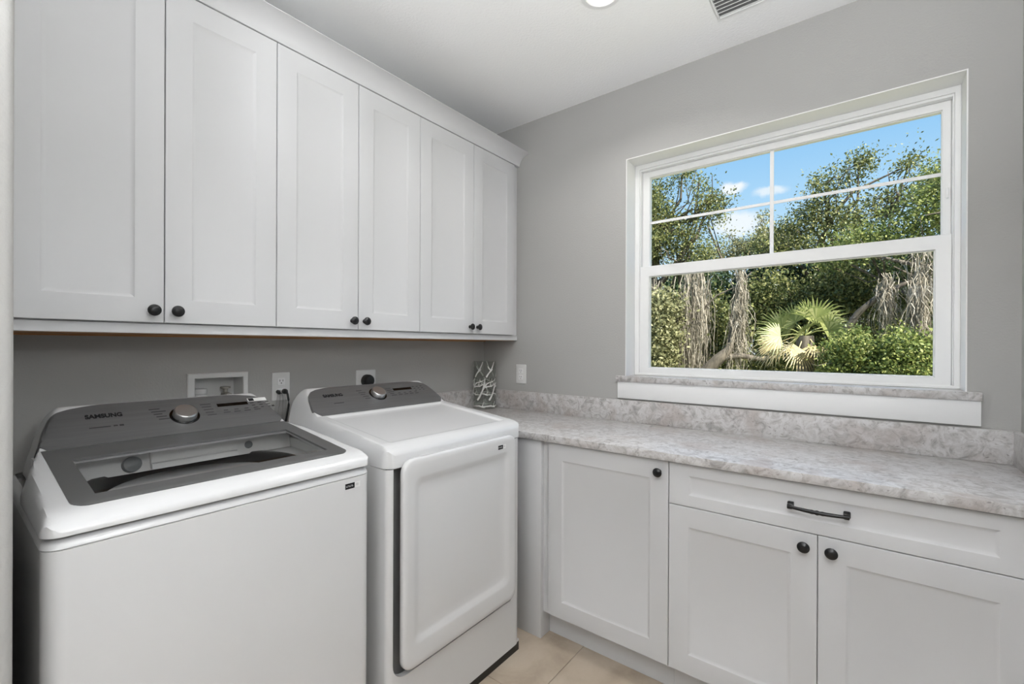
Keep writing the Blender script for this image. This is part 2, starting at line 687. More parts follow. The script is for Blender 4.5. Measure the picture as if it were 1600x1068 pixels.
win = bpy.data.objects.new('window_1', None)
COL.objects.link(win)
win.location = (1.616, 0.05, WZ0)
win['kind'] = 'structure'
win['label'] = 'white single-hung window with divided upper sash'
bm = BM()
box(bm, WX0 - 0.004, WX0, -0.001, 0.2, WZ0, WZ1 + 0.004)
box(bm, WX1, WX1 + 0.004, -0.001, 0.2, WZ0, WZ1 + 0.004)
box(bm, WX0, WX1, -0.001, 0.2, WZ1, WZ1 + 0.004)
part('jamb', bm, 'trim_white', win, False)
bm = BM()
frame_ring(bm, WX0, WX1, WZ0, WZ1, 1.0135, 2.2255, WZ0 + 0.012, WZ1 - 0.024, 0.108, 0.19)
frame_ring(bm, 1.0136, 2.2254, WZ0 + 0.0121, WZ1 - 0.0241, 1.0185, 2.2205, WZ0 + 0.014, WZ1 - 0.034, 0.113, 0.188)
part('window_frame', bm, 'vinyl_white', win)
# upper sash (set back) and lower sash (room side)
us = BM()
frame_ring(us, 1.019, 2.220, 1.690, 2.234, 1.056, 2.195, 1.727, 2.203, 0.140, 0.172)
frame_ring(us, 1.0561, 2.1949, 1.7271, 2.2029, 1.0575, 2.1935, 1.7285, 2.1995, 0.146, 0.170)
upper = part('upper_sash', us, 'vinyl_white', win)
bm = BM()
box(bm, 1.6195, 1.6355, 0.149, 0.153, 1.7286, 2.1994, 0.001, 1)
part('muntin', bm, 'vinyl_white', upper)
for xa, xb in ((1.0576, 1.6194), (1.6356, 2.1934)):
    bm = BM()
    box(bm, xa, xb, 0.149, 0.153, 1.9545, 1.9685, 0.001, 1)
    part('muntin', bm, 'vinyl_white', upper)
for xa, xb in ((1.0576, 1.6275), (1.6275, 2.1934)):
    for za, zb in ((1.7286, 1.9615), (1.9615, 2.1994)):
        bm = BM()
        box(bm, xa, xb, 0.155, 0.158, za, zb)
        part('pane', bm, 'window_glass', upper, False)
ls = BM()
frame_ring(ls, 1.0195, 2.2195, WZ0 + 0.0085, 1.7250, 1.0655, 2.1745, 1.190, 1.671, 0.110, 0.138)
frame_ring(ls, 1.0654, 2.1746, 1.1899, 1.6711, 1.069, 2.171, 1.1935, 1.6675, 0.117, 0.137)
lower = part('lower_sash', ls, 'vinyl_white', win)
bm = BM()
box(bm, 1.069, 2.171, 0.124, 0.127, 1.1935, 1.6675)
part('pane', bm, 'window_glass', lower, False)
bm = BM()
box(bm, 2.2052, 2.213, 0.132, 0.1395, 1.865, 1.905, 0.002)
part('tilt_latch', bm, 'vinyl_white', upper)
# stone sill and white apron
bm = BM()
box(bm, 0.9395, WX0 - 0.004, -0.019, -0.0005, 1.1195, 1.1488, 0.0015)
box(bm, WX1 + 0.004, 2.2830, -0.019, -0.0005, 1.1195, 1.1488, 0.0015)
box(bm, WX0 - 0.004, WX1 + 0.004, -0.019, 0.108, 1.1195, 1.1488, 0.0015)
struct('trim_1', bm, 'counter_laminate', 'speckled stone-look window sill')
bm = BM()
box(bm, 0.9475, 2.2810, -0.014, 0.0, 1.0335, 1.1195, 0.0015)
struct('trim_2', bm, 'trim_white', 'white apron board under the window sill')

# ------------------------------------------------------------------ upper cabinets
XF = 0.2906
ZD0, ZD1 = 1.3674, 2.3943


def upper_cabinet(ya, yb, doors, label):
    t = thing('wall_cabinet', label, 'cabinet', (0.13, (ya + yb) / 2, ZD0 - 0.03), 'white wall cabinets above the washer and dryer')
    bm = BM()
    box(bm, 0.0, XF - 0.0205, ya, yb, ZD0 - 0.002, ZD1 + 0.004)
    part('body', bm, 'cabinet_white', t)
    bm = BM()
    box(bm, 0.0, XF - 0.035, ya + 0.001, yb - 0.001, 1.3335, ZD0 - 0.0025)
    box(bm, 0.0, 0.018, ya + 0.001, yb - 0.001, 1.3285, 1.3335)
    part('underside', bm, 'wood_brown', t, False, 'bare brown wood underside')
    for da, db, side in doors:
        bm = BM()
        panel_front(bm, lambda u, v, w: (XF - 0.020 + w, u, v), da, db, ZD0, ZD1, 0.020, 0.0695, 0.0715)
        d = part('door', bm, 'cabinet_white', t)
        ky = db - 0.028 if side > 0 else da + 0.028
        knob(d, (XF, ky, 1.4035), (1, 0, 0))
    return t


gp = 0.0013
upper_cabinet(-2.119, -1.4525, [(-2.118, -1.7845 - gp, 1), (-1.7845 + gp, -1.4525 - gp, -1)], 'white shaker wall cabinet above the washer, nearest of the row')
upper_cabinet(-1.4525, -0.7845, [(-1.4525 + gp, -1.1175 - gp, 1), (-1.1175 + gp, -0.7845 - gp, -1)], 'white shaker wall cabinet in the middle of the upper row')
upper_cabinet(-0.7845, -0.0005, [(-0.7845 + gp, -0.4095 - gp, 1), (-0.4095 + gp, -0.0500, -1)], 'white shaker wall cabinet against the window wall')
bm = BM()
box(bm, XF - 0.0345, XF - 0.0145, -2.119, -0.0005, 1.335, ZD0 - 0.0028, 0.001, 1)
solo('light_rail', bm, 'cabinet_white', 'white rail strip along the bottom of the wall cabinets', 'trim')
bm = BM()
cp = [(0.0, 2.3990), (XF - 0.0015, 2.3990)]
for k in range(11):
    a = k / 10 * math.pi / 2 * 0.93
    cp.append((XF + 0.0735 * (1 - math.cos(a)) / (1 - math.cos(math.pi / 2 * 0.93)), 2.4005 + 0.0625 * math.sin(a) / math.sin(math.pi / 2 * 0.93)))
cp += [(XF + 0.0735, 2.4652), (0.0, 2.4652)]
loft(bm, [[(x, -2.119, z) for x, z in cp], [(x, -0.0005, z) for x, z in cp]])
solo('crown_moulding', bm, 'cabinet_white', 'white crown moulding along the top of the wall cabinets', 'moulding')

# ------------------------------------------------------------------ base cabinets
YD = -0.5491
BZ0, BZ1 = 0.1265, 0.8790
YK = -0.475


def base_door(t, xa, xb, za, zb, side, kz, rail=0.0705, stile=0.0685):
    bm = BM()
    panel_front(bm, lambda u, v, w: (u, YD + 0.020 - w, v), xa, xb, za, zb, 0.020, stile, rail)
    d = part('door', bm, 'cabinet_white', t)
    if side is not None:
        kx = xb - 0.034 if side > 0 else xa + 0.034
        knob(d, (kx, YD, kz), (0, -1, 0))
    return d


t = thing('base_cabinet', 'white base cabinet with a single door beside the dryer', 'cabinet', (1.11, -0.28, 0.0), 'white base cabinets under the counter')
bm = BM()
box(bm, 0.8345, 1.3995, YD + 0.0205, -0.001, 0.115, 0.8838)
part('body', bm, 'cabinet_white', t)
bm = BM()
box(bm, 0.8345, 1.3995, YK, YK + 0.015, 0.0, 0.1148)
part('toe_kick', bm, 'cabinet_white', t)
bm = BM()
box(bm, 0.690, 0.8340, YD, YK + 0.02, 0.0, 0.8838, 0.002)
part('filler_panel', bm, 'cabinet_white', t)
base_door(t, 0.8715, 1.3990, BZ0, BZ1, 1, 0.8365)
t = thing('base_cabinet', 'white base cabinet with a wide drawer over two doors', 'cabinet', (1.88, -0.28, 0.0), 'white base cabinets under the counter')
bm = BM()
box(bm, 1.4005, XR - 0.001, YD + 0.0205, -0.001, 0.115, 0.8838)
part('body', bm, 'cabinet_white', t)
bm = BM()
box(bm, 1.4005, XR - 0.001, YK, YK + 0.015, 0.0, 0.1148)
part('toe_kick', bm, 'cabinet_white', t)
bm = BM()
box(bm, 2.3125, XR - 0.001, YD, YD + 0.02, 0.1265, 0.8838, 0.001)
part('filler_panel', bm, 'cabinet_white', t)
base_door(t, 1.4018, 1.8550, BZ0, 0.7256, 1, 0.687)
base_door(t, 1.8572, 2.3105, BZ0, 0.7256, -1, 0.687)
bm = BM()
panel_front(bm, lambda u, v, w: (u, YD + 0.020 - w, v), 1.4018, 2.3105, 0.7282, BZ1, 0.020, 0.0685, 0.040)
dr = part('drawer', bm, 'cabinet_white', t)
# antique pull handle
bm = BM()
hx, hz, hy = 1.8565, 0.806, YD
for s in (-1, 1):
    x = hx + s * 0.0715
    rings = []
    for yy, r in ((hy + 0.0058, 0.0085), (hy - 0.004, 0.0088), (hy - 0.008, 0.0065), (hy - 0.022, 0.0060), (hy - 0.028, 0.0070)):
        rings.append([(x + u, yy, hz + v) for u, v in rrect(-r, r, -r, r, r * 0.3, 3)])
    loft(bm, rings)
n = 25
pts, rad = [], []
for k in range(n):
    q = -1 + 2 * k / (n - 1)
    pts.append((hx + q * 0.0775, hy - 0.024 - 0.008 * (1 - q * q), hz - 0.002 * (1 - q * q)))
    r = 0.0062 - 0.0012 * abs(q)
    if abs(q) < 0.07:
        r = 0.0078
    elif abs(q) < 0.14:
        r = 0.0055
    elif abs(q) < 0.22:
        r = 0.0068
    rad.append(r)
tube(bm, pts, rad, 10)
part('handle', bm, 'bronze_black', dr, 40, 'black antique-style drawer pull')

# countertop with backsplashes
t = thing('countertop', 'speckled beige-grey laminate countertop under the window', 'countertop', (1.2, -0.28, 0.8841))
bm = BM()
box(bm, 0.0005, XR - 0.0005, -0.5688, -0.0005, 0.8841, 0.914, 0.002)
part('top', bm, 'counter_laminate', t)
bm = BM()
box(bm, 0.0005, XR - 0.0005, -0.0205, -0.0005, 0.9142, 1.0251, 0.0015)
part('backsplash', bm, 'counter_laminate', t)
bm = BM()
box(bm, 0.0005, 0.0205, -0.5688, -0.0208, 0.9142, 1.0251, 0.0015)
part('backsplash', bm, 'counter_laminate', t)
bm = BM()
box(bm, XR - 0.0205, XR - 0.0005, -0.5688, -0.0208, 0.9142, 1.0251, 0.0015)
part('backsplash', bm, 'counter_laminate', t)

# ------------------------------------------------------------------ washer and dryer
FX = np.array([0.150, 0.158, 0.168, 0.182, 0.200, 0.211, 0.220, 0.345, 0.750, 0.770, 0.785, 0.796, 0.803, 0.8065])
FZ = np.array([1.085, 1.105, 1.117, 1.1242, 1.1255, 1.1225, 1.1175, 1.032, 0.985, 0.981, 0.9755, 0.968, 0.960, 0.952])
GD = np.array([0.000, 0.260, 0.285, 0.305, 0.318, 0.328, 0.336, 0.342, 0.346])
GZ = np.array([1.300, 1.165, 1.128, 1.095, 1.060, 1.022, 0.990, 0.968, 0.952])
SHIFT = 0.030


def narrow(x):
    q = max(0.0, min(1.0, (0.50 - x) / 0.26))
    return SHIFT * q * q * (3 - 2 * q)


def top_z(x, d):
    a = float(np.interp(x, FX, FZ))
    b = float(np.interp(abs(d) + narrow(x), GD, GZ))
    k = 0.016
    h = max(k - abs(a - b), 0) / k
    return min(a, b) - h * h * k * 0.25


def half_width(x, x0, x1, hw, r0, r1):
    w = hw
    if x > x1 - r1:
        q = min(1.0, (x - (x1 - r1)) / r1)
        w = hw - r1 + r1 * math.sqrt(max(0, 1 - q * q))
    if x < x0 + r0:
        q = min(1.0, ((x0 + r0) - x) / r0)
        w = min(w, hw - r0 + r0 * math.sqrt(max(0, 1 - q * q)))
    return w


def linsp(a, b, n):
    return [a + (b - a) * k / n for k in range(n + 1)]


def shell(bm, cy, xs, ds, wfun, zfun, skirt=None, hole=None, hole_depth=0.02, skirt_back=True, inner=0.2):
    """height-field sheet over x rows and d columns; optional skirt to z=skirt and rectangular hole"""
    V = []
    for x in xs:
        w = wfun(x)
        row = []
        for d in ds:
            a = abs(d)
            if a > inner:               # outer columns follow the outline
                a = inner + (a - inner) * (w - inner) / (ds[-1] - inner)
            d = math.copysign(a, d)
            row.append(bm.verts.new((x, cy + d, zfun(x, d))))
        V.append(row)

    def inside(i, j):
        if not hole:
            return False
        xm, dm = (xs[i] + xs[i + 1]) / 2, (ds[j] + ds[j + 1]) / 2
        return hole[0] < xm < hole[1] and hole[2] < dm < hole[3]
    for i in range(len(xs) - 1):
        for j in range(len(ds) - 1):
            if inside(i, j):
                continue
            q = [V[i][j], V[i + 1][j], V[i + 1][j + 1], V[i][j + 1]]
            if len({tuple(round(c, 6) for c in v.co) for v in q}) < 3:
                continue
            bm.faces.new(q)
    if skirt is not None:
        bnd = [V[i][0] for i in range(len(xs))] + V[-1][1:] + [V[i][-1] for i in range(len(xs) - 2, -1, -1)]
        if skirt_back:
            bnd += list(reversed(V[0][1:-1]))
        low = [bm.verts.new((v.co.x, v.co.y, skirt if not callable(skirt) else skirt(v.co))) for v in bnd]
        n = len(bnd)
        for i in range(n if skirt_back else n - 1):
            j = (i + 1) % n
            bm.faces.new((bnd[i], low[i], low[j], bnd[j]))
    if hole:
        i0, i1 = [k for k, x in enumerate(xs) if abs(x - hole[0]) < 1e-6][0], [k for k, x in enumerate(xs) if abs(x - hole[1]) < 1e-6][0]
        j0, j1 = [k for k, x in enumerate(ds) if abs(x - hole[2]) < 1e-6][0], [k for k, x in enumerate(ds) if abs(x - hole[3]) < 1e-6][0]
        bnd = [V[i][j0] for i in range(i0, i1)] + [V[i1][j] for j in range(j0, j1)] + [V[i][j1] for i in range(i1, i0, -1)] + [V[i0][j] for j in range(j1, j0, -1)]
        low = [bm.verts.new(v.co - Vector((0, 0, hole_depth))) for v in bnd]
        for i in range(len(bnd)):
            j = (i + 1) % len(bnd)
            bm.faces.new((bnd[i], bnd[j], low[j], low[i]))
    bmesh.ops.remove_doubles(bm, verts=bm.verts, dist=1e-6)


HINGE = 0.345
CX1, CZ1 = 0.220, 1.1175       # upper edge of the control panel slope
CON_UP = Vector((CX1 - 0.345, 0, CZ1 - 1.032)).normalized()
CON_N = Vector((CZ1 - 1.032, 0, 0.345 - CX1)).normalized()


def con_pt(y, x, lift=0.0):
    z = 1.032 + (0.345 - x) / (0.345 - CX1) * (CZ1 - 1.032)
    return Vector((x, y, z)) + CON_N * lift


D_EDGE = [0.20, 0.22, 0.24, 0.255, 0.265, 0.275, 0.284, 0.292, 0.300, 0.306, 0.312, 0.318, 0.324, 0.330, 0.335, 0.339, 0.3425, 0.346]
D_ALL = [-d for d in reversed(D_EDGE)] + linsp(-0.16, 0.16, 8) + D_EDGE


WASHER_W = [(0.210, 0.165), (0.213, 0.190), (0.217, 0.213), (0.222, 0.235), (0.229, 0.254), (0.245, 0.284), (0.258, 0.292), (0.285, 0.301), (0.315, 0.307), (0.332, 0.300), (0.3462, 0.287)]
DRYER_W = [(0.208, 0.195), (0.213, 0.228), (0.219, 0.262), (0.230, 0.288), (0.247, 0.306), (0.267, 0.315), (0.300, 0.324), (0.3175, 0.327), (0.335, 0.315), (0.3462, 0.302)]


def console_panel(t, cy, widths, name='control_panel'):
    """grey panel that wraps over the rounded sides of the console"""
    bm = BM()
    xs = linsp(widths[0][0], 0.232, 10) + linsp(0.237, 0.325, 16) + [0.331, 0.338, 0.3462]
    fr_ = [0, 0.15, 0.3, 0.45, 0.6, 0.7, 0.78, 0.84, 0.88, 0.91, 0.935, 0.955, 0.97, 0.985, 1.0]
    fr_ = [-f for f in reversed(fr_[1:])] + fr_
    rows = []
    for x in xs:
        w = float(np.interp(x, [q[0] for q in widths], [q[1] for q in widths]))
        rows.append([bm.verts.new((x, cy + w * f * 1.007, top_z(x, w * f) + 0.0030)) for f in fr_])
    for a, b in zip(rows[:-1], rows[1:]):
        for j in range(len(a) - 1):
            bm.faces.new((a[j], b[j], b[j + 1], a[j + 1]))
    bnd = [r[0] for r in rows] + rows[-1][1:] + [r[-1] for r in reversed(rows[:-1])] + list(reversed(rows[0][1:-1]))
    low = [bm.verts.new(Vector((v.co.x, cy + (v.co.y - cy) * 0.99, v.co.z - 0.006))) for v in bnd]
    for i in range(len(bnd)):
        j = (i + 1) % len(bnd)
        bm.faces.new((bnd[i], low[i], low[j], bnd[j]))
    return part(name, bm, 'brushed_grey', t, 30, 'brushed grey control panel')


def plate_on_console(parent, y0, y1, x0, x1, lift, mat, name, th=0.0008, skew=0.0, label=None):
    bm = BM()
    a = [con_pt(y0, x1, lift), con_pt(y1, x1, lift), con_pt(y1, x0, lift), con_pt(y0, x0, lift)]
    b = [p - CON_N * th for p in a]
    loft(bm, [b, a])
    return part(name, bm, mat, parent, False, label)


def marks(parent, rows, lift, mat, name):
    """small printed lines on the control panel, joined as one print"""
    bm = BM()
    for y0, y1, x0, x1 in rows:
        a = [con_pt(y0, x1, lift), con_pt(y1, x1, lift), con_pt(y1, x0, lift), con_pt(y0, x0, lift)]
        loft(bm, [[p - CON_N * 0.0006 for p in a], a])
    return part(name, bm, mat, parent, False)


def dial(parent, y, x):
    bm = BM()
    lathe(bm, con_pt(y, x, 0.0028), CON_N, [(0, 0.0400), (0.0015, 0.0395), (0.0020, 0.0372), (0.0012, 0.0340)], 40)
    part('dial_ring', bm, 'display_black', parent, 30)
    bm = BM()
    lathe(bm, con_pt(y, x, 0.0028), CON_N, [(0, 0.0325), (0.016, 0.0318), (0.0195, 0.0300), (0.0205, 0.0285), (0.0198, 0.001)], 48)
    part('dial', bm, 'brushed_silver', parent, 30, 'round brushed metal cycle dial')


def front_sticker(parent, cx, y0, y1, z0, z1):
    bm = BM()
    box(bm, cx, cx + 0.0006, y0, y1, z0, z1)
    s = part('sticker', bm, 'plastic_white', parent, False)
    ym = y0 + (y1 - y0) * 0.62
    bm = BM()
    box(bm, cx + 0.0006, cx + 0.0010, y0, ym, z0, z1)
    part('sticker_panel', bm, 'print_dark', s, False)
    bm = BM()
    n = 5
    for k in range(n):
        a = y0 + 0.003 + (ym - y0 - 0.006) * k / n
        w = (ym - y0 - 0.006) / n * 0.62
        h = 0.0055
        zc = (z0 + z1) / 2
        box(bm, cx + 0.0010, cx + 0.0013, a, a + w * 0.35, zc - h / 2, zc + h / 2)
        box(bm, cx + 0.0010, cx + 0.0013, a + w * 0.35, a + w, zc + (h / 2 - 0.0012) * (1 if k % 2 else -1) - 0.0006, zc + (h / 2 - 0.0012) * (1 if k % 2 else -1) + 0.0006)
    part('lettering', bm, 'print_light', s, False)
    bm = BM()
    yq = ym + (y1 - ym) * 0.25
    box(bm, cx + 0.0006, cx + 0.0009, yq, yq + (y1 - ym) * 0.45, z0 + 0.005, z1 - 0.004)
    part('sticker_square', bm, 'print_light', s, False)


# ---- washer
WC = -1.7515
t = thing('washing_machine', 'white top-load washing machine with grey framed glass lid', 'washer', (0.43, WC, 0.0))
bm = BM()
W2 = 0.345


def ring_xy(x0, x1, hw, r, z, cy, n=7):
    return [(x, y, z) for x, y in rrect(x0, x1, cy - hw, cy + hw, r, n)]


loft(bm, [ring_xy(0.12, 0.795, W2 - 0.004, 0.03, 0.03, WC), ring_xy(0.116, 0.802, W2 - 0.001, 0.032, 0.05, WC), ring_xy(0.115, 0.8035, W2, 0.032, 0.30, WC),
          ring_xy(0.115, 0.8035, W2, 0.032, 0.9190, WC), ring_xy(0.117, 0.8010, W2 - 0.002, 0.031, 0.9200, WC)])
body = part('body', bm, 'appliance_white', t)
front_sticker(body, 0.8036, -1.4935, -1.4455, 0.8895, 0.9055)
for sx in (0.17, 0.74):
    for sy in (-0.28, 0.28):
        bm = BM()
        lathe(bm, (sx, WC + sy, 0.0), (0, 0, 1), [(0, 0.022), (0.012, 0.022), (0.014, 0.010), (0.031, 0.010)], 14)
        part('foot', bm, 'black_plastic', t)
bm = BM()
r0 = [ring_xy(0.116, 0.8015, W2 - 0.0012, 0.031, 0.9205, WC), ring_xy(0.115, 0.8040, W2 + 0.0005, 0.033, 0.9225, WC), ring_xy(0.115, 0.8025, W2 - 0.001, 0.034, 0.930, WC),
      ring_xy(0.116, 0.7950, W2 - 0.006, 0.036, 0.9385, WC), ring_xy(0.120, 0.7860, W2 - 0.012, 0.036, 0.9415, WC), ring_xy(0.125, 0.7800, W2 - 0.016, 0.036, 0.9470, WC)]
loft(bm, r0, False, False)
part('top_cover', bm, 'appliance_white', t)
# rear housing below the control panel
bm = BM()
shell(bm, WC, [0.150, 0.154, 0.158, 0.163, 0.168, 0.175, 0.182, 0.192, 0.202, 0.211, 0.220] + linsp(0.226, 0.34, 18) + [0.3435], D_ALL,
      lambda x: half_width(x, 0.15, 5, W2 + 0.001, 0.02, 0.01) - narrow(x), top_z, skirt=0.9475)
hous = part('rear_housing', bm, 'appliance_white', t, 40)
# lid with opening
OX0, OX1, OD0, OD1 = 0.445, 0.716, -0.262, 0.262
bm = BM()
lx = [0.3495] + linsp(0.37, OX0, 3) + linsp(OX0, OX1, 6)[1:] + [0.735, 0.75, 0.76, 0.770, 0.778, 0.785, 0.791, 0.796, 0.800, 0.803, 0.805, 0.8065]
dd = sorted(set([round(d, 6) for d in D_ALL] + [OD0, OD1]))
lid_zlow = 0.9455
shell(bm, WC, lx, dd, lambda x: half_width(x, -5, 0.807, W2 + 0.001, 0.01, 0.032) - narrow(x), top_z, skirt=lid_zlow, hole=(OX0, OX1, OD0, OD1), hole_depth=0.011, inner=0.2621)
lid = part('lid', bm, 'appliance_white', t, 40)
# grey inlay frame of the lid
bm = BM()
ix0, ix1, idd0, idd1 = 0.450, 0.709, -0.258, 0.258
gx = [0.3495] + linsp(0.37, ix0, 3) + linsp(ix0, ix1, 6)[1:] + [0.722, 0.732, 0.740, 0.747, 0.752, 0.756, 0.759, 0.7605]
gd = sorted([-0.300, -0.292, -0.285, -0.27, idd0] + linsp(-0.2, 0.2, 8) + [idd1, 0.27, 0.285, 0.292, 0.300])
shell(bm, WC, gx, gd, lambda x: half_width(x, -5, 0.761, 0.300, 0.01, 0.030), lambda x, d: top_z(x, d) + 0.0016, skirt=lambda c: c.z - 0.004,
      hole=(ix0, ix1, idd0, idd1), hole_depth=0.006, inner=0.2581)
inlay = part('lid_inlay', bm, 'lid_grey', lid, 30, 'dark grey frame around the lid glass')
bm = BM()
box(bm, 0.385, 0.413, WC - 0.075, WC + 0.075, 1.0265, 1.0275)
bm.free()
bm = BM()
gl = [[(x, WC + d, top_z(x, d) - 0.006) for d in linsp(OD0 + 0.0005, OD1 - 0.0005, 8)] for x in linsp(OX0 + 0.0005, OX1 - 0.0005, 6)]
rows = [[bm.verts.new(p) for p in r] for r in gl]
for a, b in zip(rows[:-1], rows[1:]):
    for j in range(len(a) - 1):
        bm.faces.new((a[j], b[j], b[j + 1], a[j + 1]))
part('lid_glass', bm, 'lid_glass', lid, 30, 'tinted glass window of the lid')
# inside of the tub
bm = BM()
cx, cr, cz = 0.515, 0.238, 0.935
n = 48
circ = [(cx + cr * math.cos(2 * math.pi * k / n), WC + cr * math.sin(2 * math.pi * k / n)) for k in range(n)]
TX0, TX1, TD = 0.30, 0.775, 0.315
outer = []
for (px, py) in circ:
    ax, ay = px - cx, py - WC
    s = min((TX1 - cx) / ax if ax > 1e-6 else ((TX0 - cx) / ax if ax < -1e-6 else 9), TD / abs(ay) if abs(ay) > 1e-6 else 9)
    outer.append((cx + ax * s, WC + ay * s))
loft(bm, [[(x, y, cz) for x, y in circ], [(cx + (x - cx) * 1.03, WC + (y - WC) * 1.03, cz + 0.006) for x, y in circ], [(x, y, cz + 0.007) for x, y in outer],
          [(x, y, 0.9750) for x, y in outer]], False, False)
part('tub_cover', bm, 'plastic_white', t, 40)
bm = BM()
loft(bm, [[(cx + (cr + a) * math.cos(2 * math.pi * k / n), WC + (cr + a) * math.sin(2 * math.pi * k / n), cz + b) for k in range(n)]
          for a, b in ((0.022, 0.0075), (0.016, 0.013), (-0.004, 0.014), (-0.022, 0.002), (-0.030, -0.02), (-0.032, -0.05), (-0.016, -0.052))], False, False)
part('tub_ring', bm, 'black_plastic', t, 40)
bm = BM()
loft(bm, [[(cx + r * math.cos(2 * math.pi * k / n), WC + r * math.sin(2 * math.pi * k / n), z) for k in range(n)]
          for r, z in ((0.222, 0.915), (0.228, 0.89), (0.228, 0.60), (0.20, 0.565), (0.06, 0.56), (0.05, 0.60), (0.03, 0.66))], False, True)
part('drum', bm, 'drum_steel', t, 40)
# detergent dispenser at the back of the opening
bm = BM()
dp = [(0.302, 0.9445), (0.372, 0.9445), (0.352, 1.0120), (0.302, 1.0120)]
loft(bm, [[(x, WC - 0.312, z) for x, z in dp], [(x, WC + 0.312, z) for x, z in dp]])
disp = part('dispenser_housing', bm, 'plastic_white', t)
bm = BM()
dp = [(0.352, 0.950), (0.392, 0.950), (0.388, 0.9640), (0.380, 0.9660), (0.378, 0.9840), (0.368, 1.006), (0.352, 1.006)]
loft(bm, [[(x, WC - 0.085, z) for x, z in dp], [(x, WC + 0.135, z) for x, z in dp]])
part('dispenser_drawer', bm, 'plastic_white', disp)
ax = Vector((0.955, 0, 0.296))
bm = BM()
lathe(bm, (0.364, -1.878, 0.967), ax, [(0, 0.022), (0.016, 0.021), (0.018, 0.019), (0.0185, 0.004)], 28)
part('bleach_cap', bm, 'grey_dial', disp)
bm = BM()
lathe(bm, (0.364, -1.575, 0.972), ax, [(0, 0.012), (0.004, 0.0118), (0.0045, 0.003)], 24)
part('vent_cap', bm, 'grey_dial', disp)
bm = BM()
box(bm, 0.378, 0.3788, -1.80, -1.76, 0.985, 0.989)
bm.free()
# control panel
cp = console_panel(t, WC, WASHER_W)
text_part('SAMSUNG', 0.0225, con_pt(-1.9566, 0.2590, 0.0028), (0, 1, 0), CON_UP, cp, 'print_dark', 'logo_lettering', 0.0009, 0.0806, 'black brand lettering')
PL = 0.0031
marks(cp, [(-1.9536, -1.9084, 0.2905, 0.2930), (-1.902, -1.893, 0.2890, 0.2930), (-1.889, -1.8795, 0.2885, 0.2940)], PL, 'print_grey', 'small_print')
dial(cp, -1.7285, 0.2800)
rows, rows2 = [], []
for k in range(5):
    xx = 0.2445 + k * 0.0098
    rows.append((-1.812 + 0.004 * k, -1.812 + 0.004 * k + (0.027, 0.036, 0.021, 0.026, 0.033)[k], xx, xx + 0.0024))
    xx = 0.2420 + k * 0.0112
    rows2.append((-1.6764 + 0.002 * k, -1.6764 + 0.002 * k + (0.030, 0.026, 0.028, 0.024, 0.026)[k], xx, xx + 0.0024))
marks(cp, rows, PL, 'print_grey', 'cycle_print')
marks(cp, rows2, PL, 'print_grey', 'cycle_print')
plate_on_console(cp, -1.6291, -1.5345, 0.2462, 0.2588, 0.0030, 'display_black', 'display', label='black digital display')
rows = []
for k in range(4):
    y = -1.617 + 0.032 * k
    rows += [(y, y + 0.013, 0.2735, 0.2757), (y - 0.003, y + 0.017, 0.2825, 0.2847)]
for k in range(3):
    y = -1.527 + 0.025 * k
    rows += [(y, y + 0.012, 0.2530, 0.2555), (y + 0.002, y + 0.013, 0.2635, 0.2660), (y + 0.004, y + 0.012, 0.2740, 0.2765)]
rows += [(-1.4620, -1.4530, 0.2720, 0.2780)]
marks(cp, rows, PL, 'print_grey', 'button_print')
st = plate_on_console(cp, -1.5300, -1.4680, 0.2335, 0.2475, 0.0030, 'plastic_white', 'sticker', label='white and black product sticker')
plate_on_console(cp, -1.5270, -1.5100, 0.2350, 0.2460, 0.0036, 'print_dark', 'sticker_print')

# ---- dryer
SHIFT = -0.006
DC = -1.0030


def dryer_z(x, d):
    z = top_z(x, d)
    e = min((x - 0.357) / 0.010, (0.752 - x) / 0.016, (0.296 - abs(d)) / 0.014)
    e = max(0.0, min(1.0, e))
    return z - 0.0075 * e * e * (3 - 2 * e)


t = thing('clothes_dryer', 'white front-loading clothes dryer with grey control panel', 'dryer', (0.43, DC, 0.0))
# cabinet: sides and back as one wrap, front left open for the door recess
RY0, RY1 = DC - 0.334, DC + 0.298
XFD = 0.806
path = [(XFD, RY1)]
rr = 0.040
yA, yB = DC + 0.345, DC - 0.345
rl = 0.020
for k in range(8):
    a = math.pi / 2 * k / 7
    path.append((XFD - rr + rr * math.cos(a), yA - rr + rr * math.sin(a)))
path += [(0.115, yA), (0.115, yB)]
for k in range(8):
    a = -math.pi / 2 + math.pi / 2 * k / 7
    path.append((XFD - rl + rl * math.cos(a), yB + rl + rl * math.sin(a)))
bm = BM()
loft(bm, [[(x, y, 0.037) for x, y in path], [(x, y, 0.9125) for x, y in path]], False, False, False)
for (a, b) in (((0.77, path[0][1]), path[0]), (path[-1], (0.77, path[-1][1]))):
    v = [bm.verts.new((a[0], a[1], 0.037)), bm.verts.new((b[0], b[1], 0.037)), bm.verts.new((b[0], b[1], 0.9125)), bm.verts.new((a[0], a[1], 0.9125))]
    bm.faces.new(v)
box(bm, 0.12, 0.80, yB + 0.006, yA - 0.006, 0.037, 0.045)
body = part('body', bm, 'appliance_white', t)
ya_, yb_ = path[-1][1], path[0][1]
bm = BM()
lp = [(yb_, 0.037), (yb_, 0.262)]
for k in range(7):
    a = k / 6 * math.pi / 2
    lp.append((yb_ - 0.03 - 0.03 * math.sin(a) + 0.03 * 1.0, 0.262 - 0.022 * math.sin(a)))
rb = 0.055
for k in range(9):
    a = k / 8 * math.pi / 2
    lp.append((ya_ + rb - rb * math.sin(a), 0.240 + rb - rb * math.cos(a)))
lp.append((ya_, 0.037))
seen, lp2 = set(), []
for p in lp:
    q = (round(p[0], 5), round(p[1], 5))
    if q not in seen:
        seen.add(q)
        lp2.append(p)
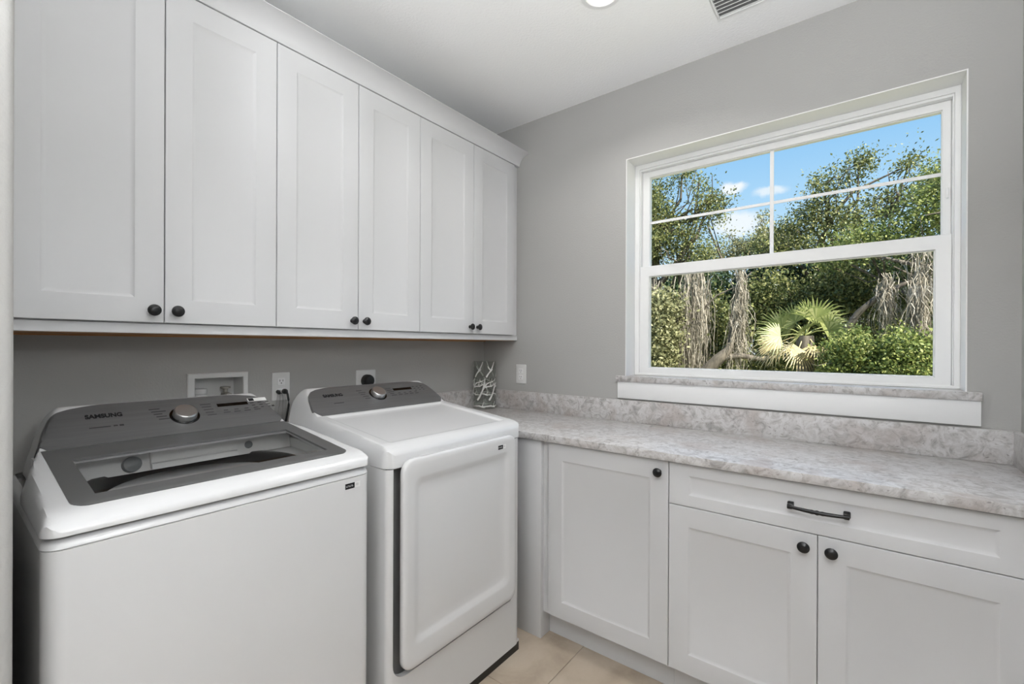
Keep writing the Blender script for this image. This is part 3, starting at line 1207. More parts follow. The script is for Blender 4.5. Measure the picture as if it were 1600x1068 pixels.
loft(bm, [[(0.786, y, z) for y, z in lp2], [(XFD, y, z) for y, z in lp2]])
part('front_panel', bm, 'appliance_white', t)
bm = BM()
box(bm, 0.765, 0.770, ya_ + 0.0005, yb_ - 0.0005, 0.10, 0.9120)
part('door_recess', bm, 'recess_shade_grey', t)
bm = BM()
box(bm, 0.15, 0.799, yB + 0.012, yA - 0.006, 0.0, 0.0368)
part('base', bm, 'black_plastic', t)
# top panel with raised console, one moulded sheet
bm = BM()
dx = [0.150, 0.154, 0.158, 0.163, 0.168, 0.175, 0.182, 0.192, 0.202, 0.211, 0.220] + linsp(0.226, 0.34, 18) + [0.345, 0.352, 0.357, 0.360, 0.364, 0.368] + linsp(0.40, 0.72, 8) + \
     [0.736, 0.740, 0.744, 0.748, 0.752, 0.757, 0.764, 0.770, 0.778, 0.785, 0.791, 0.796, 0.800, 0.803, 0.805, 0.8065]
dd = sorted(set([round(d, 6) for d in D_ALL] + [-0.296, -0.2925, -0.289, -0.2855, -0.282, 0.282, 0.2855, 0.289, 0.2925, 0.296]))
shell(bm, DC, dx, dd, lambda x: half_width(x, 0.15, 0.8070, W2 + 0.001, 0.02, 0.036), dryer_z, skirt=0.9140, inner=0.2965)
part('top_panel', bm, 'appliance_white', t, 40)
# door
DY0, DY1, DZ0, DZ1 = DC - 0.303, DC + 0.279, 0.262, 0.9365


def dring(ins, x, r):
    return [(x, y, z) for y, z in rrect(DY0 + ins, DY1 - ins, DZ0 + ins, DZ1 - ins, r, 6)]


def pring(ins, x, r):
    return [(x, y, z) for y, z in rrect(DC - 0.254 + ins, DC + 0.226 - ins, 0.342 + ins, 0.868 - ins, r, 6)]


bm = BM()
loft(bm, [dring(0.004, 0.8072, 0.040), dring(0.0, 0.812, 0.042), dring(0.0, 0.8235, 0.042), dring(0.0015, 0.8275, 0.041), dring(0.006, 0.8300, 0.038), dring(0.020, 0.8305, 0.03),
          pring(-0.010, 0.8305, 0.030), pring(-0.002, 0.8293, 0.028), pring(0.012, 0.8235, 0.022), pring(0.022, 0.8215, 0.016), pring(0.05, 0.8225, 0.012), pring(0.12, 0.8240, 0.010)])
door = part('door', bm, 'appliance_white', t, 50)
front_sticker(door, 0.8306, -0.8455, -0.7975, 0.8920, 0.9075)
cp = console_panel(t, DC, DRYER_W)
text_part('SAMSUNG', 0.0225, con_pt(-1.2533, 0.2600, 0.0028), (0, 1, 0), CON_UP, cp, 'print_dark', 'logo_lettering', 0.0009, 0.085, 'black brand lettering')
marks(cp, [(-1.2288, -1.1857, 0.2932, 0.2958)], PL, 'print_grey', 'small_print')
dial(cp, -1.0050, 0.2690)
rows, rows2 = [], []
for k in range(5):
    xx = 0.2400 + k * 0.0110
    rows.append((-1.0954 + 0.004 * k, -1.0954 + 0.004 * k + (0.026, 0.034, 0.022, 0.030, 0.026)[k], xx, xx + 0.0024))
    xx = 0.2420 + k * 0.0100
    rows2.append((-0.9480 + 0.002 * k, -0.9480 + 0.002 * k + (0.028, 0.026, 0.030, 0.022, 0.026)[k], xx, xx + 0.0024))
marks(cp, rows, PL, 'print_grey', 'cycle_print')
marks(cp, rows2, PL, 'print_grey', 'cycle_print')
plate_on_console(cp, -0.9100, -0.8045, 0.2450, 0.2580, 0.0030, 'display_black', 'display', label='black digital display')
rows = []
for k in range(4):
    y = -0.898 + 0.032 * k
    rows += [(y, y + 0.013, 0.2720, 0.2742), (y - 0.003, y + 0.017, 0.2815, 0.2837)]
for k in range(3):
    y = -0.795 + 0.024 * k
    rows += [(y, y + 0.012, 0.2430, 0.2455), (y + 0.002, y + 0.013, 0.2540, 0.2565), (y + 0.004, y + 0.011, 0.2650, 0.2675)]
marks(cp, rows, PL, 'print_grey', 'button_print')

# ------------------------------------------------------------------ wall boxes and outlets
t = thing('laundry_outlet_box', 'white recessed laundry valve box in the wall behind the washer', 'outlet box', (0.0, -1.538, 0.99))
bm = BM()
fy0, fy1, fz0, fz1 = -1.6425, -1.4335, 0.985, 1.1937
R = [(rect(fy0, fy1, fz0, fz1), 0.0003), (rect(fy0, fy1, fz0, fz1), 0.006), (rect(fy0 + 0.003, fy1 - 0.003, fz0 + 0.003, fz1 - 0.003), 0.009),
     (rect(OBY0 - 0.002, OBY1 + 0.002, OBZ0 - 0.002, OBZ1 + 0.002), 0.007), (rect(OBY0 + 0.0005, OBY1 - 0.0005, OBZ0 + 0.0005, OBZ1 - 0.0005), 0.004)]
loft(bm, [[(w, y, z) for y, z in r] for r, w in R], False, False)
part('frame', bm, 'plastic_white', t)
bm = BM()
loft(bm, [[(w, y, z) for y, z in rect(OBY0 + 0.0005, OBY1 - 0.0005, OBZ0 + 0.0005, OBZ1 - 0.0005)] for w in (0.004, -0.085)], False, True)
part('recess', bm, 'plastic_white', t, False)
bm = BM()
lathe(bm, (-0.045, -1.588, OBZ0 + 0.001), (0, 0, 1), [(0, 0.022), (0.055, 0.022), (0.058, 0.027), (0.062, 0.027), (0.065, 0.022), (0.070, 0.022), (0.073, 0.026), (0.090, 0.026), (0.092, 0.020)], 20)
part('drain_pipe', bm, 'plastic_white', t)
bm = BM()
lathe(bm, (-0.045, -1.498, OBZ0 + 0.001), (0, 0, 1), [(0, 0.011), (0.05, 0.011), (0.052, 0.015), (0.07, 0.015), (0.072, 0.009), (0.085, 0.009), (0.087, 0.018), (0.094, 0.018), (0.096, 0.006)], 16)
lathe(bm, (-0.045, -1.498, OBZ0 + 0.062), (1, 0, 0), [(0, 0.008), (0.03, 0.008), (0.032, 0.011), (0.040, 0.011)], 12)
part('valve', bm, 'brass', t)


def outlet_plate(t, to3, w, h, th=0.0055):
    bm = BM()
    loft(bm, [[to3(u, v, d) for u, v in rrect(-w / 2 + i, w / 2 - i, -h / 2 + i, h / 2 - i, 0.004, 3)] for i, d in ((0, 0.0003), (0, th - 0.002), (0.0015, th - 0.0004), (0.004, th))])
    return part('wall_plate', bm, 'plastic_white', t)


def receptacle(t, to3, v0):
    bm = BM()
    loft(bm, [[to3(u, v0 + v, d) for u, v in rrect(-0.0165 + i, 0.0165 - i, -0.0150 + i, 0.0150 - i, 0.003, 3)] for i, d in ((0, 0.005), (0, 0.0068), (0.0006, 0.0074))])
    r = part('receptacle', bm, 'trim_white', t)
    bm = BM()
    for u in (-0.0063, 0.0063):
        a = [to3(u + du, v0 + 0.0035 + dv, 0.0074) for du, dv in rect(-0.0011, 0.0011, -0.004, 0.004)]
        b = [to3(u + du, v0 + 0.0035 + dv, 0.0078) for du, dv in rect(-0.0011, 0.0011, -0.004, 0.004)]
        loft(bm, [a, b])
    a = [(0.0024 * math.cos(k * math.pi / 5), 0.0024 * math.sin(k * math.pi / 5)) for k in range(10)]
    loft(bm, [[to3(u, v0 - 0.007 + v, 0.0074) for u, v in a], [to3(u, v0 - 0.007 + v, 0.0078) for u, v in a]])
    part('slots', bm, 'slot_dark', r, False)


def on_left(cy, cz):
    return lambda u, v, d: (d, cy + u, cz + v)


t = thing('power_outlet', 'white duplex outlet with plugged cords behind the washer', 'outlet', (0.0, -1.3022, 1.065))
f3 = on_left(-1.3022, 1.1255)
outlet_plate(t, f3, 0.0745, 0.1185)
receptacle(t, f3, 0.021)
receptacle(t, f3, -0.023)
t = thing('appliance_cord', 'black cord with plug looping down behind the washer', 'cord', (0.02, -1.285, 1.05))
bm = BM()
lathe(bm, (0.008, -1.2900, 1.1035), (1, -0.15, 0), [(0, 0.011), (0.014, 0.011), (0.022, 0.008), (0.026, 0.006)], 16)
part('plug', bm, 'cord_black', t)
bm = BM()
tube(bm, [(0.030, -1.2935, 1.1035), (0.038, -1.2935, 1.102), (0.043, -1.2925, 1.092), (0.045, -1.2900, 1.070), (0.045, -1.2890, 1.050), (0.044, -1.2920, 1.025), (0.042, -1.300, 0.98), (0.038, -1.31, 0.90)],
     0.0042, 8)
part('cable', bm, 'cord_black', t)
t = thing('cord_wrap', 'clear plastic sleeve hanging below the duplex outlet', 'plastic sleeve', (0.03, -1.308, 1.0))
for k, (yy, dz, sl) in enumerate(((-1.3175, 0.0, 0.020), (-1.3085, 0.004, 0.012), (-1.3005, -0.003, 0.004))):
    bm = BM()
    tube(bm, [(0.010, yy, 1.104 + dz), (0.026, yy - 0.003, 1.094 + dz), (0.036, yy - sl * 0.5, 1.070 + dz), (0.040, yy - sl, 1.030), (0.040, yy - sl * 1.3, 0.97)], [0.004, 0.007, 0.008, 0.008, 0.008], 10)
    part('sleeve_fold', bm, 'clear_plastic', t)
bm = BM()
lathe(bm, (0.008, -1.3175, 1.1040), (1, -0.1, -0.25), [(0, 0.008), (0.014, 0.008), (0.022, 0.005)], 12)
part('plug', bm, 'cord_black', t)
t = thing('power_outlet', 'square white dryer outlet on the wall behind the dryer', 'outlet', (0.0, -0.885, 1.065))
f3 = on_left(-0.885, 1.1235)
outlet_plate(t, f3, 0.1115, 0.1125)
bm = BM()
loft(bm, [[f3(0.028 * math.cos(k * math.pi / 14), 0.028 * math.sin(k * math.pi / 14), d) for k in range(28)] for d in (0.0052, 0.0068)])
part('receptacle', bm, 'black_plastic', t)
t = thing('dryer_plug', 'round black right-angle plug in the dryer outlet', 'plug', (0.02, -0.885, 1.05))
bm = BM()
lathe(bm, (0.0072, -0.885, 1.126), (1, 0, 0), [(0, 0.031), (0.018, 0.031), (0.026, 0.029), (0.034, 0.022), (0.036, 0.010)], 28)
part('plug_body', bm, 'cord_black', t)
bm = BM()
tube(bm, [(0.024, -0.885, 1.115), (0.026, -0.884, 1.080), (0.030, -0.884, 1.03), (0.032, -0.886, 0.90)], [0.016, 0.012, 0.0095, 0.0095], 12)
part('cable', bm, 'cord_black', t)
t = thing('power_outlet', 'white duplex outlet on the wall left of the window', 'outlet', (0.310, 0.0, 1.07))
f3 = lambda u, v, d: (0.3095 + u, -d, 1.1300 + v)
outlet_plate(t, f3, 0.0750, 0.1165)
receptacle(t, f3, 0.019)
receptacle(t, f3, -0.019)

# ------------------------------------------------------------------ glass vase with coral pattern
VX, VY, VR = 0.093, -0.093, 0.071
t = thing('glass_vase', 'clear cylindrical glass vase with white coral pattern on the counter corner', 'vase', (VX, VY, 0.914))
VZ0, VZ1 = 0.9142, 1.206
bm = BM()
lathe(bm, (VX, VY, VZ0), (0, 0, 1), [(0, VR - 0.003), (0.003, VR), (VZ1 - VZ0 - 0.002, VR), (VZ1 - VZ0, VR - 0.002), (VZ1 - VZ0 - 0.001, VR - 0.004), (0.014, VR - 0.005), (0.012, 0.01)], 40, True, True)
part('vase_body', bm, 'vase_glass', t, 40)
bm = BM()


def coral(a0, z0, ang, length, w, depth):
    """branching stroke on the cylinder: a0 = angle, ang = direction from vertical"""
    n = 5
    pts = []
    for k in range(n + 1):
        q = k / n
        bend = 0.25 * math.sin(q * 2.2) * (1 if depth % 2 else -1)
        s = length * q
        pts.append((a0 + s * math.sin(ang + bend) / VR, z0 + s * math.cos(ang + bend), w * (1 - 0.35 * q)))
    rows = []
    for (a, z, ww), (na, nz, _) in zip(pts, pts[1:] + [pts[-1]]):
        if (na, nz) == (a, z):
            dx, dz = lastd
        else:
            dx, dz = (na - a) * VR, nz - z
            l = math.hypot(dx, dz)
            dx, dz = dx / l, dz / l
            lastd = (dx, dz)
        row = []
        for s in (-1, 1):
            aa, zz = a - dz * s * ww / VR, z + dx * s * ww
            row.append(bm.verts.new((VX + (VR + 0.0012) * math.cos(aa), VY + (VR + 0.0012) * math.sin(aa), min(max(zz, VZ0 + 0.006), VZ1 - 0.003))))
        rows.append(row)
    for r1, r2 in zip(rows[:-1], rows[1:]):
        bm.faces.new((r1[0], r1[1], r2[1], r2[0]))
    if depth > 0:
        for k, sgn in ((2, 1), (3, -1), (5, 0.35)):
            a, z, ww = pts[k]
            coral(a, z, ang + sgn * 0.75, length * 0.42, ww * 0.85, depth - 1)


A0 = math.atan2(CAM.y - VY, CAM.x - VX)
for k in range(6):
    base = A0 - 0.55 + k * math.pi / 3
    coral(base - 0.1, VZ0 + 0.055, 0.75, 0.12, 0.0056, 2)
    coral(base - 0.35, VZ0 + 0.195, 0.35, 0.08, 0.0046, 1)
    coral(base - 0.3, VZ0 + 0.018, 1.35, 0.075, 0.0045, 1)
    coral(base - 0.45, VZ0 + 0.135, 1.15, 0.055, 0.0045, 1)
part('coral_pattern', bm, 'coral_white', t, False, 'white coral branch pattern')

# ------------------------------------------------------------------ ceiling fixtures


def can_light(x, y, label, power):
    t = thing('recessed_light', label, 'ceiling light', (x, y, H - 0.01), 'recessed ceiling lights')
    bm = BM()
    n = 40
    loft(bm, [[(x + r * math.cos(2 * math.pi * k / n), y + r * math.sin(2 * math.pi * k / n), H - d) for k in range(n)] for r, d in ((0.082, 0.0003), (0.081, 0.004), (0.064, 0.006), (0.0605, 0.002))], False, False)
    part('trim_ring', bm, 'trim_white', t)
    bm = BM()
    lathe(bm, (x, y, H - 0.0003), (0, 0, -1), [(0, 0.060), (0.0025, 0.060), (0.0045, 0.045), (0.0052, 0.01)], 36)
    part('lens', bm, 'lamp_lens', t, 30, 'lit warm white lens')
    ld = bpy.data.lights.new('recessed_light_lamp', 'AREA')
    ld.shape = 'DISK'
    ld.size = 0.12
    ld.energy = power
    ld.color = (1.0, 0.985, 0.965)
    ld.spread = math.radians(140)
    lo = bpy.data.objects.new('recessed_light_lamp', ld)
    COL.objects.link(lo)
    lo.parent = t
    lo.location = (0, 0, 0.001)
    return t


can_light(1.169, -0.6445, 'lit recessed round ceiling light near the air vent', CAN_POWER)


def fill_uplight(parent, loc, size, power):  # upward disk light added to fill the room off the ceiling
    ld = bpy.data.lights.new('fill_uplight_lamp', 'AREA')
    ld.shape = 'DISK'
    ld.size = size
    ld.energy = power
    ld.color = (0.96, 0.98, 1.0)
    lo = bpy.data.objects.new('fill_uplight_lamp', ld)
    COL.objects.link(lo)
    lo.parent = parent
    lo.rotation_euler = (math.pi, 0, 0)
    lo.location = Vector(loc) - Vector(parent.location)


# torchiere added as unseen fill light at the back, behind the camera
LX, LY, LZ = 1.85, -3.15, 1.60
emit_material('floor_fill_glow', (0.96, 0.98, 1.0), 20.0)  # bowl glow added to brighten the base cabinets
t = thing('fill_torchiere', 'added fill light shaped as a white torchiere at the back of the room', 'fill light', (LX, LY, 0.0))
bm = BM()
lathe(bm, (LX, LY, 0.0), (0, 0, 1), [(0, 0.14), (0.015, 0.14), (0.025, 0.12), (0.03, 0.02)], 32)
part('base', bm, 'trim_white', t)
bm = BM()
tube(bm, [(LX, LY, 0.028), (LX, LY, LZ - 0.10)], 0.012, 12)
part('pole', bm, 'trim_white', t)
bm = BM()
lathe(bm, (LX, LY, LZ), (0, 0, 1), [(-0.105, 0.02), (-0.09, 0.07), (-0.05, 0.14), (0.0, 0.18), (0.0, 0.174), (-0.045, 0.134), (-0.075, 0.07), (-0.08, 0.01)], 36)
part('bowl_shade', bm, 'floor_fill_glow', t, 40, 'glowing bowl added as fill light')
fill_uplight(t, (LX, LY, LZ - 0.012), 0.30, FLOOR_FILL_POWER)
# bowl uplighter added as unseen fill light on the right wall, beside the camera
SX, SY, SZ = 2.255, -1.85, 1.74
emit_material('wall_fill_glow', (0.96, 0.98, 1.0), 42.0)  # bowl glow added to lift the wall under the cabinets
t = thing('fill_uplighter', 'added fill light shaped as a white bowl uplighter on the right wall', 'wall lamp', (XR, SY, SZ - 0.1))
bm = BM()
lathe(bm, (XR - 0.0005, SY, SZ - 0.06), (-1, 0, 0), [(0, 0.045), (0.012, 0.045), (0.016, 0.02), (0.05, 0.02)], 24)
part('wall_mount', bm, 'trim_white', t)
bm = BM()
lathe(bm, (SX, SY, SZ), (0, 0, 1), [(-0.085, 0.02), (-0.07, 0.055), (-0.035, 0.095), (0.0, 0.112), (0.0, 0.107), (-0.03, 0.09), (-0.06, 0.05), (-0.065, 0.008)], 32)
part('bowl_shade', bm, 'wall_fill_glow', t, 40, 'glowing bowl added as fill light')
fill_uplight(t, (SX, SY, SZ - 0.010), 0.19, WALL_FILL_POWER)

# ceiling air vent
t = thing('air_vent', 'white slatted ceiling air vent', 'vent', (1.66, -0.36, H - 0.012))
vx0, vx1, vy0, vy1 = 1.4882, 1.87, -0.50, -0.2297
bm = BM()
e = 0.012
for a in ((vx0, vx1, vy1 - 0.006, vy1), (vx0, vx1, vy0, vy0 + 0.006), (vx0, vx0 + 0.006, vy0 + 0.006, vy1 - 0.006), (vx1 - 0.006, vx1, vy0 + 0.006, vy1 - 0.006)):
    box(bm, a[0], a[1], a[2], a[3], H - 0.010, H - 0.0003, 0.001, 1)
part('frame', bm, 'trim_white', t)
bm = BM()
box(bm, vx0 + 0.006, vx1 - 0.006, vy0 + 0.006, vy1 - 0.006, H - 0.0012, H - 0.0003)
part('backing', bm, 'vent_dark', t)
n = 12
for k in range(n):
    y = vy0 + 0.016 + (vy1 - vy0 - 0.032) * k / (n - 1)
    bm = BM()
    prof = [(y - 0.004, H - 0.0100), (y + 0.003, H - 0.0030), (y + 0.0045, H - 0.0040), (y - 0.0025, H - 0.0110)]
    loft(bm, [[(vx0 + 0.0065, a, b) for a, b in prof], [(vx1 - 0.0065, a, b) for a, b in prof]])
    part('slat', bm, 'vinyl_white', t, False)

# ------------------------------------------------------------------ outdoors
GZ0 = -0.9
bm = BM()
gv = [bm.verts.new(p) for p in ((-60, 0.25, GZ0), (60, 0.25, GZ0), (60, 90, GZ0), (-60, 90, GZ0))]
bm.faces.new(gv)
box(bm, -60, 60, 0.25, 90, GZ0 - 0.3, GZ0 - 0.01)
struct('ground', bm, 'grass', 'grassy ground outside the window')
rng = np.random.default_rng(11)


def quad_mesh(name, P, mat, parent, label=None, kind=None):
    """P: (n,4,3) quads"""
    n = len(P)
    me = bpy.data.meshes.new(name)
    V = P.reshape(-1, 3) - np.array(origin_of(parent))
    me.vertices.add(n * 4)
    me.vertices.foreach_set('co', V.astype(np.float32).ravel())
    me.loops.add(n * 4)
    me.loops.foreach_set('vertex_index', np.arange(n * 4, dtype=np.int32))
    me.polygons.add(n)
    me.polygons.foreach_set('loop_start', np.arange(0, n * 4, 4, dtype=np.int32))
    me.materials.append(MATS[mat])
    me.update(calc_edges=True)
    me.validate()
    o = bpy.data.objects.new(name, me)
    COL.objects.link(o)
    o.parent = parent
    o['kind'] = 'stuff'
    if label:
        o['label'] = label
    return o


def leaves(centers, size, ratio=0.55, up=0.25):
    n = len(centers)
    d = rng.normal(size=(n, 3))
    d[:, 2] += up
    d /= np.linalg.norm(d, axis=1, keepdims=True)
    q = rng.normal(size=(n, 3))
    s = np.cross(d, q)
    s /= np.linalg.norm(s, axis=1, keepdims=True)
    L = size * rng.uniform(0.6, 1.35, (n, 1))
    W = L * ratio * 0.5
    c = np.asarray(centers)
    P = np.empty((n, 4, 3))
    P[:, 0] = c
    P[:, 1] = c + d * L * 0.5 + s * W
    P[:, 2] = c + d * L
    P[:, 3] = c + d * L * 0.5 - s * W
    return P


def clump_points(blobs, spread=0.16):
    """blobs: (centre, radii, clumps, leaves per clump)"""
    out = []
    for c, r, k, n in blobs:
        u = rng.normal(size=(k, 3))
        u /= np.linalg.norm(u, axis=1, keepdims=True)
        rad = rng.uniform(0.45, 1.0, (k, 1)) ** 0.6
        cc = np.array(c) + u * rad * np.array(r)
        n = int(n * 1.4)
        pts = np.repeat(cc, n, axis=0) + rng.normal(size=(k * n, 3)) * spread * rng.uniform(0.5, 1.3, (k, 1)).repeat(n, axis=0)
        out.append(pts)
    return np.concatenate(out)


def wander(a, b, n=6, amp=0.12):
    a, b = np.array(a, float), np.array(b, float)
    pts = []
    for k in range(n + 1):
        q = k / n
        p = a * (1 - q) + b * q
        if 0 < k < n:
            p = p + rng.normal(size=3) * amp * np.linalg.norm(b - a) * 0.35
        pts.append(tuple(p))
    return pts


def tree(name, label, cat, base, top, trunk_r, blobs, leaf, size, moss=None, limbs=None, spread=0.16, group=None, bark='bark', ratio=0.55):
    t = thing(name, label, cat, base, group)
    bm = BM()
    pts = wander(base, top, 6, 0.10)
    tube(bm, pts, [trunk_r * (1 - 0.55 * k / 6) for k in range(7)], 8)
    part('trunk', bm, bark, t, 60)
    bm = BM()
    for c, r, k, n in blobs:
        s = pts[random.randint(2, 6)]
        bp = wander(s, c, 5, 0.16)
        tube(bm, bp, [trunk_r * 0.34 * (1 - 0.75 * q / 5) for q in range(6)], 6)
        for _ in range(4):
            e = np.array(c) + rng.normal(size=3) * np.array(r) * 0.6
            q = bp[random.randint(2, 5)]
            tube(bm, wander(q, e, 4, 0.2), [trunk_r * 0.14, trunk_r * 0.11, trunk_r * 0.08, trunk_r * 0.06, trunk_r * 0.04], 5)
    for l in (limbs or []):
        tube(bm, l[0], l[1], 7)
    part('branches', bm, bark, t, 60)
    quad_mesh('foliage', leaves(clump_points(blobs, spread), size, ratio), leaf, t)
    if moss:
        ml = []
        for (c, w, n, lo, hi) in moss:
            c = np.array(c)
            st = c + rng.normal(size=(n, 3)) * np.array(w)
            ln = rng.uniform(lo, hi, n)
            st[:, 2] = c[2] + rng.uniform(-0.55, 0.15, n) * hi
            seg = 5
            cur = st.copy()
            ang = rng.uniform(0, np.pi, n)
            side = np.stack([np.cos(ang), np.sin(ang), np.zeros(n)], 1)
            for k in range(seg):
                nx = cur + np.stack([rng.normal(size=n) * 0.045, rng.normal(size=n) * 0.045, -ln / seg], 1)
                w0 = (0.0055 * (1 - k / seg) + 0.003)
                w1 = (0.0055 * (1 - (k + 1) / seg) + 0.0025)
                P = np.stack([cur - side * w0, cur + side * w0, nx + side * w1, nx - side * w1], 1)
                ml.append(P)
                cur = nx
        quad_mesh('spanish_moss', np.concatenate(ml), 'moss_grey', t, 'hanging grey spanish moss')
    return t


# left live oak: tall crown at the left of the view, moss below
tree('live_oak', 'live oak at the left of the window with a crown above hanging moss', 'tree', (-2.6, 9.6, GZ0), (-2.45, 9.3, 4.4), 0.22,
     [((-2.35, 8.9, 5.25), (0.40, 0.6, 0.5), 42, 55), ((-2.15, 8.9, 4.5), (0.42, 0.6, 0.5), 46, 55), ((-2.2, 8.8, 3.8), (0.5, 0.6, 0.4), 50, 55), ((-1.55, 8.9, 5.42), (0.34, 0.3, 0.12), 10, 38),
      ((-1.15, 8.9, 5.15), (0.16, 0.3, 0.16), 6, 34), ((-1.02, 8.9, 4.75), (0.30, 0.3, 0.20), 13, 38), ((-0.90, 8.9, 4.40), (0.28, 0.3, 0.18), 12, 38), ((-0.60, 8.9, 4.66), (0.20, 0.2, 0.07), 6, 30),
      ((-1.45, 8.8, 3.98), (0.40, 0.4, 0.24), 20, 42), ((-1.25, 8.8, 3.50), (0.50, 0.4, 0.28), 26, 48), ((-3.2, 9.0, 4.7), (0.7, 0.7, 0.7), 55, 55), ((-3.3, 8.9, 3.5), (0.7, 0.7, 0.5), 50, 55)], 'leaf_oak', 0.062,
     moss=[((-1.05, 8.2, 2.85), (0.15, 0.12, 0.1), 430, 0.3, 2.0), ((-1.25, 8.25, 2.0), (0.12, 0.12, 0.1), 200, 0.5, 1.4), ((-0.12, 8.2, 2.85), (0.045, 0.05, 0.1), 140, 0.3, 1.1),
           ((-0.17, 8.2, 2.15), (0.075, 0.06, 0.1), 240, 0.4, 1.2), ((-1.95, 8.4, 2.8), (0.16, 0.2, 0.1), 80, 0.3, 1.1), ((-1.65, 8.3, 1.6), (0.22, 0.2, 0.1), 130, 0.3, 0.8), ((-2.9, 8.5, 2.7), (0.4, 0.25, 0.1), 260, 0.5, 1.5)],
     limbs=[([(-2.45, 9.3, 2.6), (-1.7, 8.9, 3.3), (-1.2, 8.9, 3.9), (-0.95, 8.9, 4.6)], [0.09, 0.06, 0.04, 0.025]),
            ([(-1.35, 8.2, 1.4), (-1.15, 8.15, 1.65), (-0.80, 8.1, 2.15), (-0.55, 8.1, 2.40), (-0.15, 8.15, 2.58), (0.1, 8.2, 2.85)], [0.022, 0.022, 0.020, 0.016, 0.014, 0.012])], group='trees outside the window')
# spreading oak at the right
tree('live_oak', 'broad live oak with open crown behind the palm', 'tree', (1.6, 12.8, GZ0), (1.35, 12.3, 3.6), 0.20,
     [((1.15, 11.6, 5.38), (0.42, 0.4, 0.26), 20, 42), ((1.80, 11.6, 5.72), (0.42, 0.4, 0.20), 18, 42), ((2.72, 11.6, 5.50), (0.32, 0.3, 0.14), 9, 36), ((1.0, 11.6, 4.80), (0.5, 0.4, 0.3), 26, 44),
      ((1.75, 11.6, 4.55), (0.5, 0.4, 0.30), 26, 44), ((2.45, 11.6, 4.75), (0.45, 0.4, 0.22), 20, 42), ((0.55, 11.6, 4.42), (0.45, 0.4, 0.28), 26, 44), ((1.28, 11.3, 3.95), (0.7, 0.5, 0.35), 36, 48),
      ((3.3, 11.6, 5.0), (0.45, 0.5, 0.35), 24, 44), ((0.1, 11.4, 3.9), (0.5, 0.5, 0.35), 30, 46)], 'leaf_oak', 0.070,
     limbs=[([(1.4, 12.3, 3.2), (1.05, 11.8, 4.0), (1.3, 11.6, 4.6), (1.7, 11.6, 5.1), (2.6, 11.6, 5.45)], [0.10, 0.08, 0.05, 0.035, 0.015])], group='trees outside the window')
tree('live_oak', 'pale yellow-green tree at the right side of the window', 'tree', (3.9, 9.8, GZ0), (3.6, 9.4, 3.4), 0.16,
     [((2.78, 9.0, 3.85), (0.40, 0.5, 0.36), 36, 46), ((2.40, 9.0, 3.45), (0.45, 0.5, 0.28), 36, 46), ((1.90, 9.0, 3.35), (0.42, 0.4, 0.20), 26, 44), ((3.08, 9.0, 4.35), (0.32, 0.4, 0.32), 24, 44),
      ((1.42, 9.2, 3.20), (0.36, 0.4, 0.16), 18, 42), ((3.6, 9.0, 4.0), (0.6, 0.6, 0.7), 50, 50)],
     'leaf_bright', 0.060, moss=[((2.27, 8.4, 2.55), (0.06, 0.06, 0.1), 160, 0.3, 0.85), ((2.68, 8.3, 2.45), (0.055, 0.06, 0.1), 240, 0.4, 1.1), ((2.85, 8.5, 2.95), (0.14, 0.1, 0.1), 180, 0.3, 0.9)],
     limbs=[([(1.55, 8.6, 1.45), (1.85, 8.4, 1.95), (2.2, 8.4, 2.30), (2.75, 8.5, 2.55)], [0.075, 0.06, 0.045, 0.03]), ([(3.6, 9.4, 2.4), (3.1, 8.8, 2.7), (2.6, 8.6, 2.8), (1.9, 8.7, 3.1)], [0.06, 0.045, 0.035, 0.02])],
     group='trees outside the window')
# far centre trees
tree('live_oak', 'small pale tree in the gap between the two oaks', 'tree', (-0.9, 14.6, GZ0), (-0.85, 14.4, 3.4), 0.13,
     [((-1.22, 14.0, 4.45), (0.5, 0.5, 0.32), 30, 46), ((-0.55, 14.0, 4.65), (0.42, 0.5, 0.34), 28, 46), ((-2.0, 14.0, 4.1), (0.7, 0.6, 0.34), 36, 46), ((-0.02, 14.0, 4.45), (0.5, 0.5, 0.36), 30, 46), ((-0.66, 14.0, 5.35), (0.16, 0.2, 0.2), 4, 26),
      ((-1.62, 14.0, 4.95), (0.12, 0.2, 0.2), 3, 22), ((-2.9, 14.0, 4.0), (0.7, 0.6, 0.4), 36, 46)], 'leaf_olive', 0.085, group='trees outside the window')
# background thicket
for i, (x, y, z, rx, rz, mt) in enumerate([(-4.6, 12.5, 2.2, 1.4, 2.0, 'leaf_dark'), (-2.4, 12.6, 2.2, 1.3, 1.7, 'leaf_dark'), (-0.4, 12.8, 2.2, 1.3, 1.8, 'leaf_dark'), (1.5, 13.4, 2.3, 1.3, 1.9, 'leaf_dark'),
                                           (3.3, 12.6, 2.3, 1.4, 2.0, 'leaf_dark'), (5.3, 12.5, 2.3, 1.5, 2.2, 'leaf_dark')]):
    lab = ['dark evergreen thicket tree at the far left outside', 'dark evergreen thicket tree behind the hanging moss', 'dark evergreen thicket tree behind the dark leaning trunk', 'dark evergreen thicket tree behind the palm',
           'dark evergreen thicket tree at the right behind the mossy limb', 'dark evergreen thicket tree at the far right outside'][i]
    tree('thicket_tree', lab, 'tree', (x, y + 0.6, GZ0), (x + 0.1, y + 0.4, z + rz * 0.5), 0.12,
         [((x, y, z - 0.9), (rx, 0.8, rz * 0.75), 90, 60), ((x + 0.2, y - 0.2, z + 0.5), (rx * 0.95, 0.8, rz * 0.7), 90, 60)], mt, 0.12, spread=0.2, group='dark trees behind the oaks')
